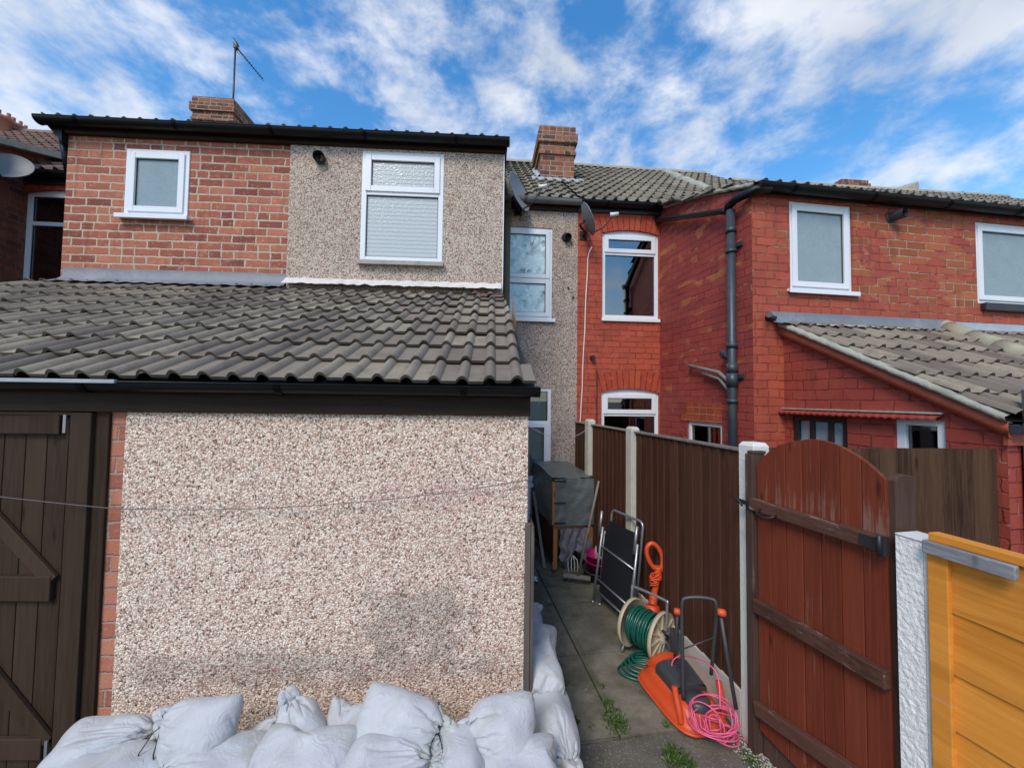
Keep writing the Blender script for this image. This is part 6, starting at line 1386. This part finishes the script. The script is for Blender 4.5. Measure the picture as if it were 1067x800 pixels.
# hover mower
MF = Fr(1.075, 2.455, -80)      # u towards the viewer, n to the left
t = thing('hover_mower', 'orange and charcoal hover mower with folded black tube handle, leaning by the gate post', 'lawn mower', MF.W(0, 0, 0))
def deck(i, j):
    th = 2*math.pi*i/72; r_ = [(1.0, 0.012), (1.02, 0.022), (1.0, 0.045), (0.93, 0.060), (0.86, 0.066), (0.80, 0.095), (0.70, 0.115), (0.5, 0.125), (0.25, 0.13), (0.0, 0.13)][j]
    c_, s_ = math.cos(th), math.sin(th); e = 0.45
    u = 0.262*math.copysign(abs(c_)**e, c_); n = 0.172*math.copysign(abs(s_)**0.55, s_)*(1-0.12*(u/0.262))
    return MF.W(u*r_[0], n*r_[0], r_[1]+0.012*(u*r_[0]/0.262)*0-0.0)
mb = MB(); mb.grid(deck, 72, 10, wrapu=True); part(mb, 'deck', 'orange', t, fix=True)
mb = MB(); mb.tube([deck(i, 1) for i in range(72)], 0.008, 8, closed=True); part(mb, 'skirt', 'orange', t)
mb = MB()
def hump(i, j):
    a = math.pi*i/24; q = j/8; u = -0.22+0.11*q*1.0; n = 0.115*math.cos(a)*(1-0.1*q); return MF.W(u-0.0, n, 0.10+0.095*math.sin(a)**0.6*math.sin(min(1, q*1.6+0.12)*math.pi/2))
mb.grid(hump, 25, 9); mb.face([hump(i, 8) for i in range(25)]); part(mb, 'rear_hood', 'orange', t, fix=True)
mb = MB()
mb.grid(lambda i, j: MF.W(-0.10+0.20*j/12, 0.115*math.copysign(abs(math.cos(math.pi*i/20))**0.6, math.cos(math.pi*i/20))*(1-0.10*j/12), 0.105+0.085*math.sin(math.pi*i/20)**0.35*(1-0.25*(j/12)**2)), 21, 13)
mb.face([MF.W(0.10, 0.115*math.cos(math.pi*i/20)*0.9, 0.105+0.085*math.sin(math.pi*i/20)**0.5*0.75) for i in range(21)])
for i in range(11): u = -0.085+0.016*i; mb.tube([MF.W(u, 0.085*math.cos(math.pi*k/12), 0.107+0.086*math.sin(math.pi*k/12)**0.5*(1-0.25*((u+0.1)/0.2)**2)) for k in range(13)], 0.0028, 5)
part(mb, 'motor_cover', 'charcoal', t)
mb = MB(); mb.lathe(MF.W(0.15, 0, 0.10), (0, 0, 1), [(0, .075), (.03, .072), (.045, .055), (.052, .0)], 28); part(mb, 'motor_cap', 'charcoal', t)
for s_ in (-1, 1):
    mb = MB(); mb.tube(smooth_path([MF.W(0.20, 0.135*s_, 0.05), MF.W(0.19, 0.14*s_, 0.11), MF.W(0.165, 0.142*s_, 0.17), MF.W(0.15, 0.142*s_, 0.215)]), 0.017, 10); part(mb, 'handle_boss', 'orange', t)
def hp(px, py, Y): return aty(px, py, Y)
mb = MB()
U1 = [hp(712, 728, 2.30), hp(711, 680, 2.32), hp(710.5, 640, 2.34), hp(711, 628, 2.34), hp(714, 623, 2.34), hp(728, 622, 2.32), hp(742, 624, 2.30), hp(746, 628, 2.29), hp(747, 640, 2.29), hp(744, 670, 2.32), hp(741, 702, 2.36)]
mb.tube(smooth_path(U1, 5), 0.0105, 10); part(mb, 'upper_handle', 'charcoal', t)
mb = MB(); mb.tube([hp(706, 640, 2.50), hp(704, 670, 2.54), hp(703, 702, 2.58)], 0.0105, 10); mb.tube([hp(751, 640, 2.25), hp(757, 680, 2.22), hp(767, 738, 2.17)], 0.0105, 10); mb.tube([hp(711, 676, 2.32), hp(744, 664, 2.31)], 0.004, 6); part(mb, 'lower_handle', 'charcoal', t)
for p in (hp(706, 637, 2.49), hp(752, 638, 2.24)):
    mb = MB(); mb.lathe(p, (1, -0.4, 0), [(-.022, 0), (-.022, .016), (-.01, .021), (.012, .021), (.022, .014), (.024, 0)], 16); part(mb, 'knob', 'orange', t)
# pink cable in a heap
rs = random.Random(12); pts = []; c0 = atz(741, 748, 0.13); c1 = atz(755, 770, 0.02)
for i in range(13*16):
    f = i/(13*16); th = i*2*math.pi/16; w_ = 0.5+0.5*math.sin(f*9+1); r1 = 0.085+0.045*math.sin(f*17+2)
    cc = c0.lerp(c1, max(0, f*1.5-0.5))+Vector((0.03*math.sin(f*23), 0.03*math.cos(f*19), 0)); z = cc.z+0.018*math.sin(th*0.9+f*30)+0.02
    p = cc+Vector((r1*math.cos(th), r1*0.78*math.sin(th), 0)); p.z = max(0.006, z-0.05*(math.sin(th) < -0.3)*(1 if f < .6 else 0)); pts.append(p)
pts += [atz(762, 772, .008), atz(772, 765, .01), atz(781, 776, .008), atz(789, 781, .006), atz(785, 772, .006), atz(776, 762, .012), atz(770, 752, .02)]
mb = MB(); mb.tube(smooth_path(pts, 3), 0.0038, 7)
mb.tube(smooth_path([c0+Vector((.05, 0, .05)), hp(748, 705, 2.25), hp(736, 690, 2.32), hp(720, 684, 2.45), hp(708, 683, 2.52), hp(700, 692, 2.5), hp(706, 716, 2.4), hp(716, 748, 2.22), hp(730, 762, 2.13), hp(748, 764, 2.12)], 6), 0.0038, 7)
o = mb.build('extension_cable', 'pinkcable'); recentre(o); tag(o, 'bright pink cable heaped in loops over the front of the orange mower', 'cable')

# ornaments in the upper window of the red house
u, z = M_.P(659, 328.5, -0.16); mb = MB(); c = M_.W(u, -0.16, z-0.035)
mb.lathe(c, (0, 0, 1), [(0, 0), (0, .03), (.02, .05), (.05, .045), (.065, .03), (.075, .02), (.085, 0)], 18); mb.tube([c+Vector((-.05, 0, .08)), c+Vector((-.07, 0, .05)), c+Vector((-.04, 0, .025))], .008, 6); o = mb.build('ornament', 'yellow'); recentre(o); tag(o, 'small yellow ornament on the sill inside the upper red house window', 'ornament')
u, z = M_.P(679, 327, -0.16); mb = MB(); c = M_.W(u, -0.16, z); mb.tube([c+Vector((.032*math.cos(2*math.pi*i/20), 0, .045*math.sin(2*math.pi*i/20))) for i in range(20)], .012, 8, closed=True); o = mb.build('ornament', 'whiteplastic'); recentre(o); tag(o, 'small white ring ornament in the right corner of the upper red house window', 'ornament')
mb = MB(); u, z = M_.P(659, 333, -0.10); 
# weeds
def weed(c, r_, n_, h, label, seed):
    rs = random.Random(seed); mb = MB(); c = Vector(c)
    for i in range(n_):
        a = rs.uniform(0, 6.28); d = r_*rs.random()**0.7; b = c+Vector((d*math.cos(a), d*math.sin(a)*1.2, 0)); b.z = -0.004
        ln = h*rs.uniform(.4, 1); dr = Vector((rs.uniform(-1, 1), rs.uniform(-1, 1), rs.uniform(.5, 1.6))).normalized(); wv = dr.cross(Vector((rs.uniform(-1, 1), rs.uniform(-1, 1), 0.3))).normalized()*rs.uniform(.0016, .004); q = rs.random()
        m_ = b+dr*ln*.55; e = b+dr*ln+Vector((0, 0, -ln*.25)); mb.face([b-wv*.5, b+wv*.5, m_+wv, m_-wv], None, q); mb.face([m_-wv, m_+wv, e], None, q)
    o = mb.build('weed_clump', 'leaf'); recentre(o); tag(o, label, 'weed', 'weeds in the joints of the path')
WD = [((641, 752), .075, 380, .05, 'largest weed clump, spreading across the slab joint in the middle of the path'), ((634, 733), .032, 120, .035, 'weed clump in the long path joint, just behind the largest clump'), ((628, 715), .018, 50, .025, 'small weed tuft high up in the long joint of the path'),
 ((706, 792), .075, 380, .055, 'weed clump on the rough concrete at the bottom of the photo'), ((587, 712), .03, 110, .05, 'weed tuft beside the topmost side sandbag'), ((599, 752), .028, 110, .045, 'weed tuft at the foot of the side sandbags, near the corner'),
 ((617, 757), .03, 60, .025, 'low weed tuft left of the largest clump'), ((694, 755), .022, 60, .03, 'small weed tuft in the cross joint left of the mower'), ((783, 793), .05, 120, .035, 'weed clump in the gravel below the gate'), ((700, 700), .0, 0, 0, '')]
for i, (p, r_, n_, h, l) in enumerate(WD):
    if n_: weed(atz(p[0], p[1], 0), r_, n_, h, l, 90+i)
# moss and grass thread along the joint
rs = random.Random(5); mb = MB(); ja, jb = atz(577, 622, 0), atz(640, 745, 0)
for i in range(1100):
    f = rs.random()**0.6; b = ja.lerp(jb, f)+Vector((rs.gauss(0, .007), 0, -.004)); d = Vector((rs.uniform(-1, 1), rs.uniform(-1, 1), 1.2)).normalized()*rs.uniform(.006, .016); wv = Vector((rs.uniform(-1, 1), rs.uniform(-1, 1), 0))*0.002; mb.face([b-wv, b+wv, b+d], None, rs.random())
o = mb.build('joint_moss', 'leaf'); o['kind'] = 'stuff'; tag(o, 'fine moss and grass growing along the path joints', 'moss')
# gravel under the gate
rs = random.Random(8); mb = MB()
for i in range(1100):
    p = G_.W(rs.uniform(-0.05, 0.75), rs.uniform(-0.02, 0.14)*rs.random()**.4, 0); s_ = rs.uniform(.003, .009); p.z = s_*.35
    q = [p+Vector((s_*rs.uniform(.6, 1), 0, 0)), p+Vector((0, s_*rs.uniform(.6, 1), 0)), p-Vector((s_*rs.uniform(.6, 1), 0, 0)), p-Vector((0, s_*rs.uniform(.6, 1), 0))]; tp2 = p+Vector((0, 0, s_*.6)); r_ = rs.random()
    for k in range(4): mb.face([q[k], q[(k+1) % 4], tp2], None, r_)
o = mb.build('gravel', 'stone', fix=True); o['kind'] = 'stuff'; tag(o, 'small pale stones scattered along the foot of the gate', 'gravel')
